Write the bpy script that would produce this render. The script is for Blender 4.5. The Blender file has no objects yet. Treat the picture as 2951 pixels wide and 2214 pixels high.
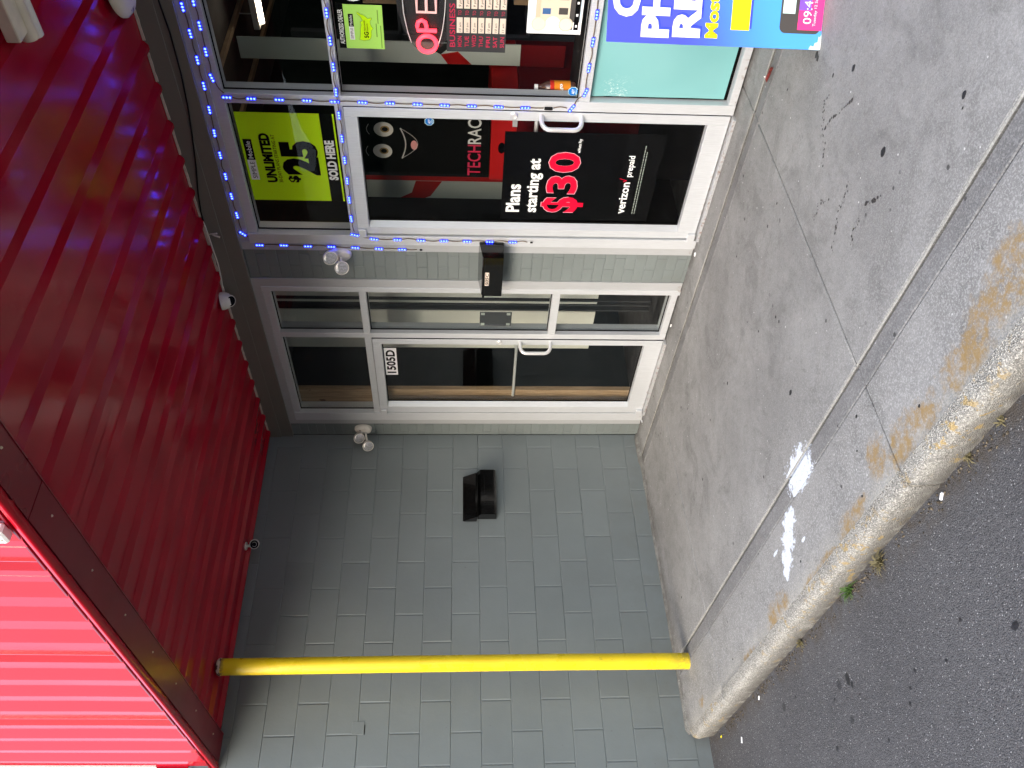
import bpy, bmesh, math, random
from mathutils import Vector, Matrix
random.seed(7)
S = bpy.context.scene
COL = S.collection
PI = math.pi

# ------------------------------------------------------------------ camera (the phone was held sideways)
cam = bpy.data.objects.new('camera', bpy.data.cameras.new('camera'))
COL.objects.link(cam)
RIGHT = Vector((0.60662042, 0.79498163, 0.00398414))
UP = Vector((-0.05358372, 0.03588653, 0.9979183))
BACK = Vector((0.79318374, -0.60557111, 0.06436757))
cx, cy, cz = -UP, RIGHT, BACK
cam.matrix_world = Matrix(((cx.x, cy.x, cz.x, 5.7764), (cx.y, cy.y, cz.y, -3.8800), (cx.z, cy.z, cz.z, 1.4909), (0, 0, 0, 1)))
cam.data.sensor_width = 36
cam.data.lens = 2401.85 / 2951 * 36
cam.data.clip_start = 0.05
cam.data.clip_end = 500
S.camera = cam

# ------------------------------------------------------------------ sky and sun (soft overcast daylight)
w = bpy.data.worlds.new('World'); S.world = w; w.use_nodes = True
nt = w.node_tree
bg = nt.nodes['Background']
sky = nt.nodes.new('ShaderNodeTexSky'); sky.sky_type = 'NISHITA'; sky.sun_disc = False
SUN_EL, SUN_AZ = math.radians(30), math.radians(165)   # azimuth measured clockwise from +Y
sky.sun_elevation = SUN_EL; sky.sun_rotation = SUN_AZ
sky.air_density = 1.0; sky.dust_density = 3.0; sky.ozone_density = 1.0
nt.links.new(sky.outputs[0], bg.inputs[0]); bg.inputs[1].default_value = 0.15
sun = bpy.data.objects.new('sun', bpy.data.lights.new('sun', 'SUN')); COL.objects.link(sun)
sun.data.energy = 0.5; sun.data.angle = math.radians(165); sun.data.color = (0.97, 0.985, 1.0)
sd = Vector((math.sin(SUN_AZ) * math.cos(SUN_EL), math.cos(SUN_AZ) * math.cos(SUN_EL), math.sin(SUN_EL)))
sun.rotation_euler = sd.to_track_quat('Z', 'Y').to_euler()
vs = S.view_settings; vs.view_transform = 'Standard'; vs.look = 'None'; vs.gamma = 1; vs.use_curve_mapping = False
vs.exposure = 1.85
S.cycles.max_bounces = 8
S.cycles.transparent_max_bounces = 16

# ------------------------------------------------------------------ material helpers
class N:
    def __init__(s, name):
        s.m = bpy.data.materials.new(name); s.m.use_nodes = True; s.t = s.m.node_tree
        s.b = s.t.nodes['Principled BSDF']; s.out = s.t.nodes['Material Output']; s._p = None
    def n(s, typ, ins={}, **k):
        x = s.t.nodes.new('ShaderNode' + typ)
        for a, v in k.items(): setattr(x, a, v)
        for a, v in ins.items():
            if isinstance(v, bpy.types.NodeSocket): s.t.links.new(v, x.inputs[a])
            else: x.inputs[a].default_value = v
        return x
    def pos(s):
        if s._p is None: s._p = s.n('NewGeometry').outputs['Position']
        return s._p
    def obj(s): return s.n('TexCoord').outputs['Object']
    def noise(s, scale, detail=3, rough=.55, vec=None, dist=0):
        return s.n('TexNoise', {'Vector': vec or s.pos(), 'Scale': scale, 'Detail': detail, 'Roughness': rough, 'Distortion': dist}).outputs['Fac']
    def math(s, op, a, b=0, c=0, clamp=False):
        return s.n('Math', {0: a, 1: b, 2: c}, operation=op, use_clamp=clamp).outputs[0]
    def ramp(s, f, lo, hi, a=0., b=1.):
        return s.n('MapRange', {'Value': f, 'From Min': lo, 'From Max': hi, 'To Min': a, 'To Max': b}, interpolation_type='SMOOTHSTEP').outputs[0]
    def mix(s, f, a, b, blend='MIX'):
        x = s.n('Mix', data_type='RGBA', blend_type=blend)
        for i, v in ((0, f), (6, a), (7, b)):
            if isinstance(v, bpy.types.NodeSocket): s.t.links.new(v, x.inputs[i])
            else: x.inputs[i].default_value = v if i == 0 else (*v, 1)
        return x.outputs[2]
    def scale(s, v, sc):
        return s.n('Mapping', {'Vector': v, 'Scale': sc}).outputs[0]
    def sep(s, v): return s.n('SeparateXYZ', {0: v}).outputs
    def blob(s, c, r, warp=.5, sc=14, hard=.25):
        """irregular patch on the ground round c with radii r: 0..1 mask"""
        d = s.n('VectorMath', {0: s.pos(), 1: (c[0], c[1], 0)}, operation='SUBTRACT').outputs[0]
        d = s.scale(d, (1 / r[0], 1 / r[1], 0))
        l = s.n('VectorMath', {0: d}, operation='LENGTH').outputs['Value']
        l = s.math('ADD', l, s.math('MULTIPLY', s.math('SUBTRACT', s.noise(sc, 5, .7), .5), warp * 4))
        return s.ramp(l, 1 + hard, 1 - hard, 0, 1)
    def set(s, **k):
        for a, v in k.items():
            a = a.replace('_', ' ')
            if isinstance(v, bpy.types.NodeSocket): s.t.links.new(v, s.b.inputs[a])
            else: s.b.inputs[a].default_value = (*v, 1) if isinstance(v, tuple) and len(v) == 3 else v
        return s
    def bump(s, h, strength=.3, dist=.002):
        s.t.links.new(s.n('Bump', {'Height': h, 'Strength': strength, 'Distance': dist}).outputs[0], s.b.inputs['Normal'])
        return s

def plain(name, col, rough=.5, metal=0., var=.12, sc=30, bump=0, coat=0, spec=.5):
    k = N(name)
    f = k.noise(sc, 4)
    c = k.mix(k.ramp(f, .3, .7), tuple(x * (1 - var) for x in col), tuple(min(1, x * (1 + var)) for x in col))
    k.set(Base_Color=c, Roughness=k.ramp(k.noise(sc * 1.7, 3), .3, .7, max(0, rough - .06), min(1, rough + .08)), Metallic=metal, Coat_Weight=coat)
    k.b.inputs['Specular IOR Level'].default_value = spec
    if bump: k.bump(k.noise(sc * 6, 4), bump, .001)
    return k.m

def flat(name, col, rough=.5, spec=.03):
    k = N(name); k.set(Base_Color=tuple(col), Roughness=rough); k.b.inputs['Specular IOR Level'].default_value = spec; return k.m

def emit(name, col, strength, base=None):
    k = N(name); k.set(Base_Color=base or col, Emission_Color=col, Emission_Strength=strength, Roughness=.4); return k.m

M = {}
# painted masonry
def paint(name, col, sc=60):
    k = N(name)
    big = k.noise(1.3, 4, .6); fine = k.noise(sc, 5, .6); oi = k.n('ObjectInfo').outputs['Random']
    c = k.mix(k.ramp(big, .3, .7), tuple(x * .88 for x in col), tuple(x * 1.09 for x in col))
    c = k.mix(k.math('MULTIPLY', k.ramp(k.noise(2.6, 6, .7, k.scale(k.pos(), (1, 1, .35))), .52, .74), .22), c, (.13, .14, .13))
    c = k.mix(.5, c, k.mix(oi, tuple(x * .93 for x in col), tuple(x * 1.07 for x in col)))
    zc = k.sep(k.pos())[2]
    dirt = k.math('MULTIPLY', k.ramp(zc, .55, -.05), k.ramp(k.noise(5, 5, .65), .35, .75), clamp=True)
    c = k.mix(k.math('MULTIPLY', dirt, .35), c, (.12, .12, .105))
    spot = k.ramp(k.noise(38, 2, .5), .74, .78)
    c = k.mix(k.math('MULTIPLY', spot, .5), c, (.10, .10, .09))
    k.set(Base_Color=c, Roughness=k.ramp(k.noise(9, 4), .3, .7, .33, .5))
    k.bump(k.math('ADD', k.math('MULTIPLY', k.noise(7, 3), 1.4), k.math('MULTIPLY', fine, .5)), .35, .003)
    return k.m
M['block'] = paint('painted_block', (.172, .197, .196))
M['mortar'] = paint('painted_mortar', (.172, .197, .196))
M['brick'] = paint('painted_brick', (.175, .202, .197), 90)
M['beam'] = paint('painted_beam', (.165, .160, .135))

# red coated sheet metal
def red(name, col, rough, bumpy=.15, coat=.25, cr=.12):
    k = N(name)
    c = k.mix(k.ramp(k.noise(3, 4), .3, .75), tuple(x * .85 for x in col), tuple(x * 1.08 for x in col))
    k.set(Base_Color=c, Roughness=k.ramp(k.noise(2.2, 3), .3, .7, rough - .05, rough + .07), Coat_Weight=coat, Coat_Roughness=cr)
    k.bump(k.noise(2.5, 3, .5, k.scale(k.pos(), (2.5, .5, .5))), bumpy, .004)
    return k.m
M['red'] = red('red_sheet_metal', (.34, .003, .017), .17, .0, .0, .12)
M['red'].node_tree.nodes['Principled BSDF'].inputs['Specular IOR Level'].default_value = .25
M['redface'] = red('red_sheet_metal_outside', (.46, .0015, .014), .20, .15, .36, .04)
M['redface'].node_tree.nodes['Principled BSDF'].inputs['Specular IOR Level'].default_value = .08
M['redtrim'] = red('red_trim', (.19, .003, .014), .32, .12, .05)
M['redtrim'].node_tree.nodes['Principled BSDF'].inputs['Specular IOR Level'].default_value = .3

# brushed aluminium
def alu(name, col, rough):
    k = N(name)
    st = k.noise(60, 3, .6, k.scale(k.pos(), (6, 6, .25)))
    big = k.noise(2.5, 4)
    c = k.mix(k.ramp(st, .3, .7), tuple(x * .93 for x in col), tuple(min(1, x * 1.05) for x in col))
    c = k.mix(k.math('MULTIPLY', k.ramp(big, .35, .75), .25), c, tuple(x * .75 for x in col))
    zz = k.sep(k.pos())[2]
    rust = k.math('MULTIPLY', k.ramp(zz, .035, -.01), k.ramp(k.noise(30, 4, .7), .52, .68, 0, .7), clamp=True)
    c = k.mix(rust, c, (.22, .10, .05))
    k.set(Base_Color=c, Roughness=k.ramp(st, .3, .7, rough - .05, rough + .08), Metallic=.35)
    k.bump(st, .08, .001)
    return k.m
M['alu'] = alu('anodised_aluminium', (.63, .655, .67), .40)
M['trim'] = alu('dull_aluminium_trim', (.48, .495, .50), .48)
M['door'] = alu('door_aluminium', (.64, .67, .69), .36)
M['chrome'] = plain('satin_steel', (.78, .78, .77), .34, .6, .02, 4)
M['gasket'] = flat('black_rubber', (.012, .012, .012), .6)

# glass: thin pane, see-through with a Fresnel reflection
def glass(name, tint=(.95, .965, .955), amount=1.0):
    k = N(name)
    lw = k.n('LayerWeight', {'Blend': .5}).outputs['Facing']
    f = k.math('ADD', k.math('MULTIPLY', k.math('POWER', lw, 5), .45 * amount), .030 * amount, clamp=True)
    tr = k.n('BsdfTransparent', {0: (*tint, 1)}).outputs[0]
    gl = k.n('BsdfGlossy', {0: (.95, .97, 1, 1), 'Roughness': .012}).outputs[0]
    mx = k.n('MixShader', {0: f, 1: tr, 2: gl}).outputs[0]
    k.t.links.new(mx, k.out.inputs[0]); return k.m
M['glass'] = glass('shop_window_glass', (.985, .99, .987), .24)
M['glass_vacant'] = glass('vacant_window_glass', (.95, .965, .955), 1.5)

# concrete walk
def concrete(name, base, band=False, rust=True):
    k = N(name)
    c = k.mix(k.ramp(k.noise(1.6, 6, .65), .3, .72), tuple(x * .72 for x in base), tuple(x * 1.16 for x in base))
    c = k.mix(k.math('MULTIPLY', k.ramp(k.noise(6.5, 6, .7, None, 1.2), .42, .68), .5), c, tuple(x * .70 for x in base))
    c = k.mix(k.math('MULTIPLY', k.ramp(k.noise(230, 3, .7), .40, .66), .42), c, tuple(min(1, x * 1.5) for x in base))
    c = k.mix(k.math('MULTIPLY', k.ramp(k.noise(150, 3, .7), .54, .70), .45), c, tuple(x * .45 for x in base))
    c = k.mix(k.math('MULTIPLY', k.ramp(k.noise(70, 5, .75), .36, .64), .32), tuple(0 for _ in base) if False else c, k.mix(1.0, c, (.62, .62, .62), 'MULTIPLY'))
    c = k.mix(k.math('MULTIPLY', k.ramp(k.noise(24, 5, .7, None, .6), .55, .72), .5), c, k.mix(1.0, c, (.58, .58, .57), 'MULTIPLY'))
    c = k.mix(k.math('MULTIPLY', k.ramp(k.noise(3.4, 5, .65, None, 1.5), .50, .66), .45), c, k.mix(1.0, c, (.62, .62, .61), 'MULTIPLY'))
    c = k.mix(k.math('MULTIPLY', k.ramp(k.noise(95, 3, .7), .60, .70), .4), c, tuple(min(1, x * 1.7) for x in base))
    yy = k.sep(k.pos())[1]
    # coarse worn grain towards the street
    worn = k.ramp(yy, -1.2, -2.3)
    c = k.mix(k.math('MULTIPLY', worn, k.ramp(k.noise(130, 2, .6), .50, .62, 0, .55)), c, tuple(min(1, x * 1.75) for x in base))
    edge = k.math('MULTIPLY', k.ramp(k.math('ADD', yy, k.math('MULTIPLY', k.noise(24, 4, .7), .16)), -2.20, -2.36), k.ramp(k.noise(95, 4, .75), .38, .60))
    if rust: c = k.mix(k.math('MULTIPLY', edge, .85), c, (.40, .385, .33))
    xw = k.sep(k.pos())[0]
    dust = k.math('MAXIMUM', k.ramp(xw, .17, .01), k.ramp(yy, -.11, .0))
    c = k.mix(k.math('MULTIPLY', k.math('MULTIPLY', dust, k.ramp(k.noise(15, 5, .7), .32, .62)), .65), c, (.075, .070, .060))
    # small dark droplets of old chewing gum and oil
    v = k.n('TexVoronoi', {'Vector': k.scale(k.pos(), (1, 1, 0)), 'Scale': 16, 'Randomness': 1})
    rnd = k.sep(v.outputs['Color'])[0]
    spot = k.math('MULTIPLY', k.ramp(v.outputs['Distance'], .17, .11), k.ramp(rnd, .80, .84))
    spot = k.math('MULTIPLY', spot, k.ramp(k.noise(1.9, 2), .50, .58))
    c = k.mix(k.math('MULTIPLY', spot, .8), c, (.022, .022, .022))
    v2 = k.n('TexVoronoi', {'Vector': k.scale(k.pos(), (1, 1, 0)), 'Scale': 34, 'Randomness': 1})
    sp2 = k.math('MULTIPLY', k.ramp(v2.outputs['Distance'], .16, .10), k.ramp(k.sep(v2.outputs['Color'])[1], .93, .95))
    c = k.mix(sp2, c, tuple(min(1, x * 2.3) for x in base))
    if rust:   # ochre paint stains by the kerb
        o = None
        for (x, y, rx, ry) in ((3.90, -2.33, .17, .07), (3.46, -2.34, .20, .065), (3.25, -2.285, .075, .075), (2.93, -2.37, .14, .04), (4.15, -2.28, .22, .08),
                               (1.98, -2.36, .13, .05), (1.45, -2.40, .12, .03), (.45, -2.33, .055, .03), (2.55, -2.41, .2, .03), (4.6, -2.3, .3, .1)):
            b = k.blob((x, y), (rx, ry), .75, 11, .35)
            o = b if o is None else k.math('MAXIMUM', o, b)
        c = k.mix(k.math('MULTIPLY', o, k.ramp(k.noise(26, 6, .75), .36, .62, .05, .85)), c, (.27, .175, .058))
        wt = None
        for (x, y, rx, ry) in ((2.62, -1.955, .145, .085), (2.385, -2.085, .075, .052), (2.32, -2.150, .080, .058), (2.255, -2.210, .062, .048), (2.205, -2.262, .036, .028), (2.14, -2.13, .030, .008), (2.47, -2.225, .022, .008)):
            b = k.blob((x, y), (rx, ry), .62, 34, .10)
            wt = b if wt is None else k.math('MAXIMUM', wt, b)
        c = k.mix(k.math('MULTIPLY', wt, k.ramp(k.noise(75, 5, .8, k.scale(k.pos(), (.6, 1.5, 1))), .33, .42, .05, 1.)), c, (.60, .66, .76))
    k.set(Base_Color=c, Roughness=k.ramp(k.noise(20, 3), .3, .7, .68, .88))
    k.b.inputs['Specular IOR Level'].default_value = .3
    h = k.math('ADD', k.noise(150, 5, .75), k.math('MULTIPLY', k.noise(12, 4), 1.2))
    k.bump(h, .5, .0022)
    return k.m
M['walk'] = concrete('sidewalk_concrete', (.240, .242, .236))
M['band'] = concrete('tooled_band_concrete', (.178, .180, .179))
M['lip'] = concrete('joint_filler', (.38, .375, .335), rust=False)
M['fillet'] = concrete('wall_foot_mortar', (.22, .222, .208), rust=False)

def kerbmat():
    k = N('worn_kerb_concrete')
    c = k.mix(k.ramp(k.noise(7, 5, .7), .3, .7), (.225, .222, .200), (.36, .352, .315))
    v = k.n('TexVoronoi', {'Vector': k.pos(), 'Scale': 230, 'Randomness': 1})
    cc = k.sep(v.outputs['Color'])
    c = k.mix(k.ramp(cc[0], .50, .95, 0, .75), c, (.62, .605, .54))
    c = k.mix(k.ramp(cc[1], .74, .95, 0, .7), c, (.12, .11, .095))
    c = k.mix(k.math('MULTIPLY', k.ramp(k.sep(k.pos())[2], -.075, -.16), k.ramp(k.noise(9, 4), .2, .6, .2, .7)), c, (.15, .145, .125))
    yel = k.math('MULTIPLY', k.ramp(k.noise(17, 5, .75), .555, .61), k.ramp(k.noise(2.0, 3), .38, .58))
    c = k.mix(k.math('MULTIPLY', yel, .85), c, (.42, .30, .11))
    zz = k.sep(k.pos())[2]
    c = k.mix(k.math('MULTIPLY', k.ramp(zz, -.13, -.19), k.ramp(k.noise(18, 3), .3, .6)), c, (.12, .11, .095))
    k.set(Base_Color=c, Roughness=.92)
    k.bump(k.math('ADD', v.outputs['Distance'], k.math('MULTIPLY', k.noise(40, 5, .7), 1.5)), .9, .006)
    return k.m
M['kerb'] = kerbmat()

def asphalt():
    k = N('asphalt')
    c = k.mix(k.ramp(k.noise(1.1, 5, .6), .3, .7), (.058, .058, .060), (.093, .093, .095))
    v = k.n('TexVoronoi', {'Vector': k.pos(), 'Scale': 190, 'Randomness': 1})
    c = k.mix(k.math('MULTIPLY', k.ramp(k.noise(75, 5, .8), .35, .65), .5), c, (.030, .030, .032))
    cc = k.sep(v.outputs['Color'])
    near = k.ramp(v.outputs['Distance'], .62, .30)
    c = k.mix(k.math('MULTIPLY', near, k.ramp(cc[0], .35, 1, 0, .75)), c, (.165, .165, .17))
    c = k.mix(k.math('MULTIPLY', near, k.ramp(cc[1], .955, .99)), c, (.42, .42, .42))
    c = k.mix(k.ramp(cc[2], .86, .98, 0, .7), c, (.022, .022, .024))
    v2 = k.n('TexVoronoi', {'Vector': k.scale(k.pos(), (1, 1, 0)), 'Scale': 5.5, 'Randomness': 1})
    oil = k.math('MULTIPLY', k.ramp(k.math('ADD', v2.outputs['Distance'], k.math('MULTIPLY', k.noise(50, 3), .1)), .21, .14), k.ramp(k.sep(v2.outputs['Color'])[0], .70, .74))
    c = k.mix(k.math('MULTIPLY', oil, .8), c, (.02, .02, .022))
    yy = k.sep(k.pos())[1]
    dirt = k.math('MULTIPLY', k.ramp(yy, -2.62, -2.46), k.ramp(k.noise(14, 5, .7), .38, .62))
    c = k.mix(k.math('MULTIPLY', dirt, .8), c, (.055, .043, .03))
    k.set(Base_Color=c, Roughness=.85)
    k.bump(k.math('SUBTRACT', 1, v.outputs['Distance']), .8, .004)
    return k.m
M['asphalt'] = asphalt()

def yellow():
    k = N('yellow_pole_paint')
    c = k.mix(k.ramp(k.noise(5, 4), .3, .7), (.86, .62, .012), (.92, .70, .02))
    zz = k.sep(k.pos())[2]
    chip = k.math('MULTIPLY', k.ramp(zz, 2.955, 3.0), k.ramp(k.noise(45, 3, .6), .42, .48))
    c = k.mix(chip, c, (.20, .12, .07))
    scuff = k.math('MULTIPLY', k.ramp(k.noise(16, 6, .75, k.scale(k.pos(), (1, 1, .5))), .66, .70), k.ramp(zz, 1.6, .2))
    c = k.mix(k.math('MULTIPLY', scuff, .7), c, (.22, .16, .05))
    grime = k.math('MULTIPLY', k.ramp(zz, .16, -.05), k.ramp(k.noise(22, 5, .7), .35, .6))
    c = k.mix(k.math('MULTIPLY', grime, .6), c, (.16, .12, .05))
    k.set(Base_Color=c, Roughness=k.ramp(k.noise(6, 4), .3, .7, .24, .42))
    k.bump(k.math('ADD', k.noise(180, 3), k.noise(4, 2)), .25, .002)
    return k.m
M['yellow'] = yellow()
M['black'] = plain('black_enamel', (.003, .003, .003), .14, 0, .2, 20, coat=.4, spec=.3)
M['white'] = plain('white_plastic', (.72, .69, .62), .38, 0, .06, 25)
M['cream'] = plain('aged_cream_enamel', (.70, .62, .47), .35, 0, .08, 12)
M['lens'] = plain('reflector_lens', (.55, .55, .56), .18, .5, .25, 90, bump=.5)
M['darklens'] = flat('dark_lens', (.004, .004, .006), .08)
M['foam'] = plain('foam_closure_strip', (.62, .53, .45), .8, 0, .1, 40)
M['cableblack'] = flat('black_cable', (.01, .01, .01), .5)
M['cablewhite'] = flat('white_cable', (.62, .58, .50), .5)
M['wire'] = flat('brown_wire', (.13, .085, .045), .5)
M['module'] = emit('blue_lamp_module', (.008, .012, 1.0), .16, (.02, .03, .45))
M['led'] = emit('blue_white_diode', (.024, .046, 1.0), 6.8)
M['neon'] = emit('red_neon_tube', (1.0, .03, .05), 1.3)
M['neonoff'] = emit('pink_unlit_tube', (1.0, .45, .42), .15, (.7, .5, .48))  # faint emission stands in for light reflected on the unlit letters
M['tube'] = emit('fluorescent_tube', (1.0, .86, .70), 5)

def peel():
    k = N('peeling_cream_paint')
    f = k.ramp(k.noise(14, 4, .6), .43, .46)
    k.set(Base_Color=k.mix(f, (.05, .02, .012), (.66, .60, .46)), Roughness=.5)
    k.bump(f, .6, .003); return k.m
M['peel'] = peel()

def wood():
    k = N('pine_stud')
    g = k.noise(9, 5, .6, k.scale(k.pos(), (7, 7, .7)))
    c = k.mix(k.ramp(g, .3, .7), (.25, .155, .08), (.39, .265, .155))
    kn = k.ramp(k.noise(6, 2, .5, k.scale(k.pos(), (2, 2, 1))), .70, .75)
    c = k.mix(kn, c, (.12, .055, .025))
    k.set(Base_Color=c, Roughness=.7); return k.m
M['wood'] = wood()
M['drywall'] = plain('grey_drywall', (.66, .66, .60), .8, 0, .08, 3)
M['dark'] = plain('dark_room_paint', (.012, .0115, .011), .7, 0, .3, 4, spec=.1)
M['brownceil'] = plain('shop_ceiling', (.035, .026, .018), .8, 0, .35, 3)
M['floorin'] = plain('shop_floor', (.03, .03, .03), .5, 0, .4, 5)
M['card'] = plain('cardboard', (.33, .22, .12), .8, 0, .15, 12)
M['rubbish'] = plain('red_brown_wrapper', (.14, .02, .015), .35, 0, .5, 60)

# print colours
for nme, c in dict(lime=(.60, .95, .012), limepale=(.46, .82, .16), ink=(.003, .003, .003), inkblack=(.002, .002, .0022), paper=(.85, .86, .86), redprint=(.62, .005, .035),
                   pinkline=(.80, .42, .48), signblue=(.055, .085, .72), skyblue=(.09, .34, .85), sun_yellow=(.90, .78, .02), phonegrey=(.075, .07, .068), pink=(.90, .06, .25),
                   violet=(.22, .10, .62), tan=(.62, .52, .38), house=(.70, .62, .48), housesky=(.60, .72, .85), windowblue=(.06, .14, .32), octagon=(.01, .16, .55),
                   board=(.045, .047, .05), boardred=(.55, .03, .09), slot=(.80, .68, .58), dark_red=(.075, .003, .004), wall_red=(.26, .008, .008), wall_white=(.34, .38, .34), eye=(.42, .40, .36),
                   iris=(.20, .13, .05), techred=(.34, .02, .05), techwhite=(.40, .40, .38), tonguep=(.50, .22, .20), orange=(.70, .24, .02), labelred=(.55, .03, .02),
                   tea=(.05, .012, .006), mint=(.60, .82, .80), darkgreen=(.16, .36, .05)).items():
    M[nme] = flat('print_' + nme, c, .42)

def teal():
    k = N('teal_panel')
    c = k.mix(k.ramp(k.noise(.9, 3), .3, .7), (.15, .37, .375), (.20, .44, .44))
    d = k.n('VectorMath', {0: k.pos(), 1: (3.235, 0.04, .655)}, operation='SUBTRACT').outputs[0]
    l = k.n('VectorMath', {0: d}, operation='LENGTH').outputs['Value']
    sc = k.math('MULTIPLY', k.ramp(l, .11, .02), k.ramp(k.noise(55, 5, .8, k.scale(k.pos(), (1, 1, .5)), 2), .56, .62))
    c = k.mix(sc, c, (.62, .74, .72))
    k.set(Base_Color=c, Roughness=.22); return k.m
M['teal'] = teal()

# ------------------------------------------------------------------ geometry helpers
def tag(o, label=None, cat=None, group=None, kind=None):
    if label: o['label'] = label
    if cat: o['category'] = cat
    if group: o['group'] = group
    if kind: o['kind'] = kind
    return o

def link(name, me, mat=None, parent=None, loc=None):
    o = bpy.data.objects.new(name, me); COL.objects.link(o)
    if mat is not None and len(me.materials) == 0: me.materials.append(M[mat] if isinstance(mat, str) else mat)
    if parent is not None: o.parent = parent
    if loc is not None: o.location = loc
    return o

def thing(name, loc, label, cat, group=None, rz=0):
    o = bpy.data.objects.new(name, None); COL.objects.link(o); o.location = loc; o.rotation_euler[2] = rz
    o.empty_display_size = .1
    return tag(o, label, cat, group)

class MB:
    """mesh builder; coordinates are given in world units minus the origin o"""
    def __init__(s, o=(0, 0, 0)): s.bm = bmesh.new(); s.o = Vector(o)
    def box(s, a, b, bev=0, seg=1):
        lo = Vector([min(p, q) for p, q in zip(a, b)]) - s.o; hi = Vector([max(p, q) for p, q in zip(a, b)]) - s.o
        c = (lo + hi) / 2; d = hi - lo
        r = bmesh.ops.create_cube(s.bm, size=1, matrix=Matrix.Translation(c) @ Matrix.Diagonal((d.x, d.y, d.z, 1)))
        if bev:
            es = list({e for v in r['verts'] for e in v.link_edges})
            bmesh.ops.bevel(s.bm, geom=es, offset=bev, segments=seg, affect='EDGES', profile=.5)
        return s
    def poly(s, pts, thick=None):
        vs = [s.bm.verts.new(Vector(p) - s.o) for p in pts]
        f = s.bm.faces.new(vs)
        if thick is not None:
            t = Vector(thick)
            vb = [s.bm.verts.new(v.co + t) for v in vs]
            s.bm.faces.new(vb[::-1]); n = len(vs)
            for i in range(n): s.bm.faces.new((vs[(i + 1) % n], vs[i], vb[i], vb[(i + 1) % n]))
        return s
    def tube(s, pts, r, n=10, cap=True):
        pts = [Vector(p) - s.o for p in pts]; rings = []
        rr = r if isinstance(r, (list, tuple)) else [r] * len(pts)
        prev = None
        for i, p in enumerate(pts):
            d = (pts[min(i + 1, len(pts) - 1)] - pts[max(i - 1, 0)]).normalized()
            if prev is None: x = d.orthogonal().normalized()
            else: x = (prev - d * prev.dot(d)).normalized()
            prev = x; y = d.cross(x)
            rings.append([s.bm.verts.new(p + (x * math.cos(t) + y * math.sin(t)) * rr[i]) for t in (2 * PI * j / n for j in range(n))])
        for a, b in zip(rings, rings[1:]):
            for j in range(n): s.bm.faces.new((a[j], a[(j + 1) % n], b[(j + 1) % n], b[j]))
        if cap: s.bm.faces.new(rings[0][::-1]); s.bm.faces.new(rings[-1])
        return s
    def lathe(s, base, axis, prof, n=24):
        """prof: list of (radius, distance along axis)"""
        axis = Vector(axis).normalized(); base = Vector(base)
        x = axis.orthogonal().normalized(); y = axis.cross(x); rings = []
        for r, h in prof:
            rings.append([s.bm.verts.new(base - s.o + axis * h + (x * math.cos(t) + y * math.sin(t)) * max(r, 1e-4)) for t in (2 * PI * j / n for j in range(n))])
        for a, b in zip(rings, rings[1:]):
            for j in range(n): s.bm.faces.new((a[j], a[(j + 1) % n], b[(j + 1) % n], b[j]))
        s.bm.faces.new(rings[0][::-1]); s.bm.faces.new(rings[-1])
        return s
    def sheet(s, prof, along, a, b):
        """extrude an open 2-d profile (list of points) from offset a to offset b along vector"""
        al = Vector(along)
        A = [s.bm.verts.new(Vector(p) + al * a - s.o) for p in prof]; B = [s.bm.verts.new(Vector(p) + al * b - s.o) for p in prof]
        for i in range(len(prof) - 1): s.bm.faces.new((A[i], A[i + 1], B[i + 1], B[i]))
        return s
    def make(s, name, mat, parent=None, smooth=False, loc=None):
        bmesh.ops.recalc_face_normals(s.bm, faces=s.bm.faces)
        me = bpy.data.meshes.new(name); s.bm.to_mesh(me); s.bm.free()
        if smooth:
            for p in me.polygons: p.use_smooth = True
            if smooth != 'all':
                me.set_sharp_from_angle(angle=math.radians(40))
        return link(name, me, mat, parent, loc)

def box(name, mat, a, b, parent=None, o=(0, 0, 0), bev=0, seg=1):
    return MB(o).box(a, b, bev, seg).make(name, mat, parent)

def struct(name, mb, mat, smooth=False):
    return tag(mb.make(name, mat, None, smooth), kind='structure')

_cache = {}
def text(s, name, mat, pos, h, width=None, parent=None, right=(1, 0, 0), up=(0, 0, 1), bold=0., thick=.0006, slant=0):
    """flat lettering: pos = lower left corner, h = cap height, width = overall width"""
    key = (s, bold, slant)
    if key not in _cache:
        cu = bpy.data.curves.new('lettering', 'FONT'); cu.body = s; cu.size = 1; cu.offset = bold; cu.shear = slant; cu.resolution_u = 3
        ob = bpy.data.objects.new('tmp', cu); COL.objects.link(ob)
        bpy.context.view_layer.update()
        dg = bpy.context.evaluated_depsgraph_get()
        me = bpy.data.meshes.new_from_object(ob.evaluated_get(dg))
        bpy.data.objects.remove(ob); bpy.data.curves.remove(cu)
        _cache[key] = ([v.co.copy() for v in me.vertices], [tuple(p.vertices) for p in me.polygons])
    vs, fs = _cache[key]
    x0 = min(v.x for v in vs); x1 = max(v.x for v in vs)
    hs = h / .70; ws = hs if width is None else width / (x1 - x0)
    R, U = Vector(right).normalized(), Vector(up).normalized(); Nn = R.cross(U)
    P = Vector(pos)
    pts = [P + R * ((v.x - x0) * ws) + U * (v.y * hs) + Nn * thick for v in vs]
    me = bpy.data.meshes.new(name); me.from_pydata(pts, [], fs)
    return link(name, me, mat, parent)

def quad(name, mat, x0, z0, x1, z1, y, parent=None, o=(0, 0, 0), t=.0012):
    """thin upright sheet facing the street (-Y)"""
    return box(name, mat, (x0, y, z0), (x1, y + t, z1), parent, o)

def ellipse(cx_, cz_, rx, rz, y, n=28, o=(0, 0, 0), t=.001):
    m = MB(o); m.poly([(cx_ + rx * math.cos(2 * PI * i / n), y, cz_ + rz * math.sin(2 * PI * i / n)) for i in range(n)], (0, t, 0)); return m

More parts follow.
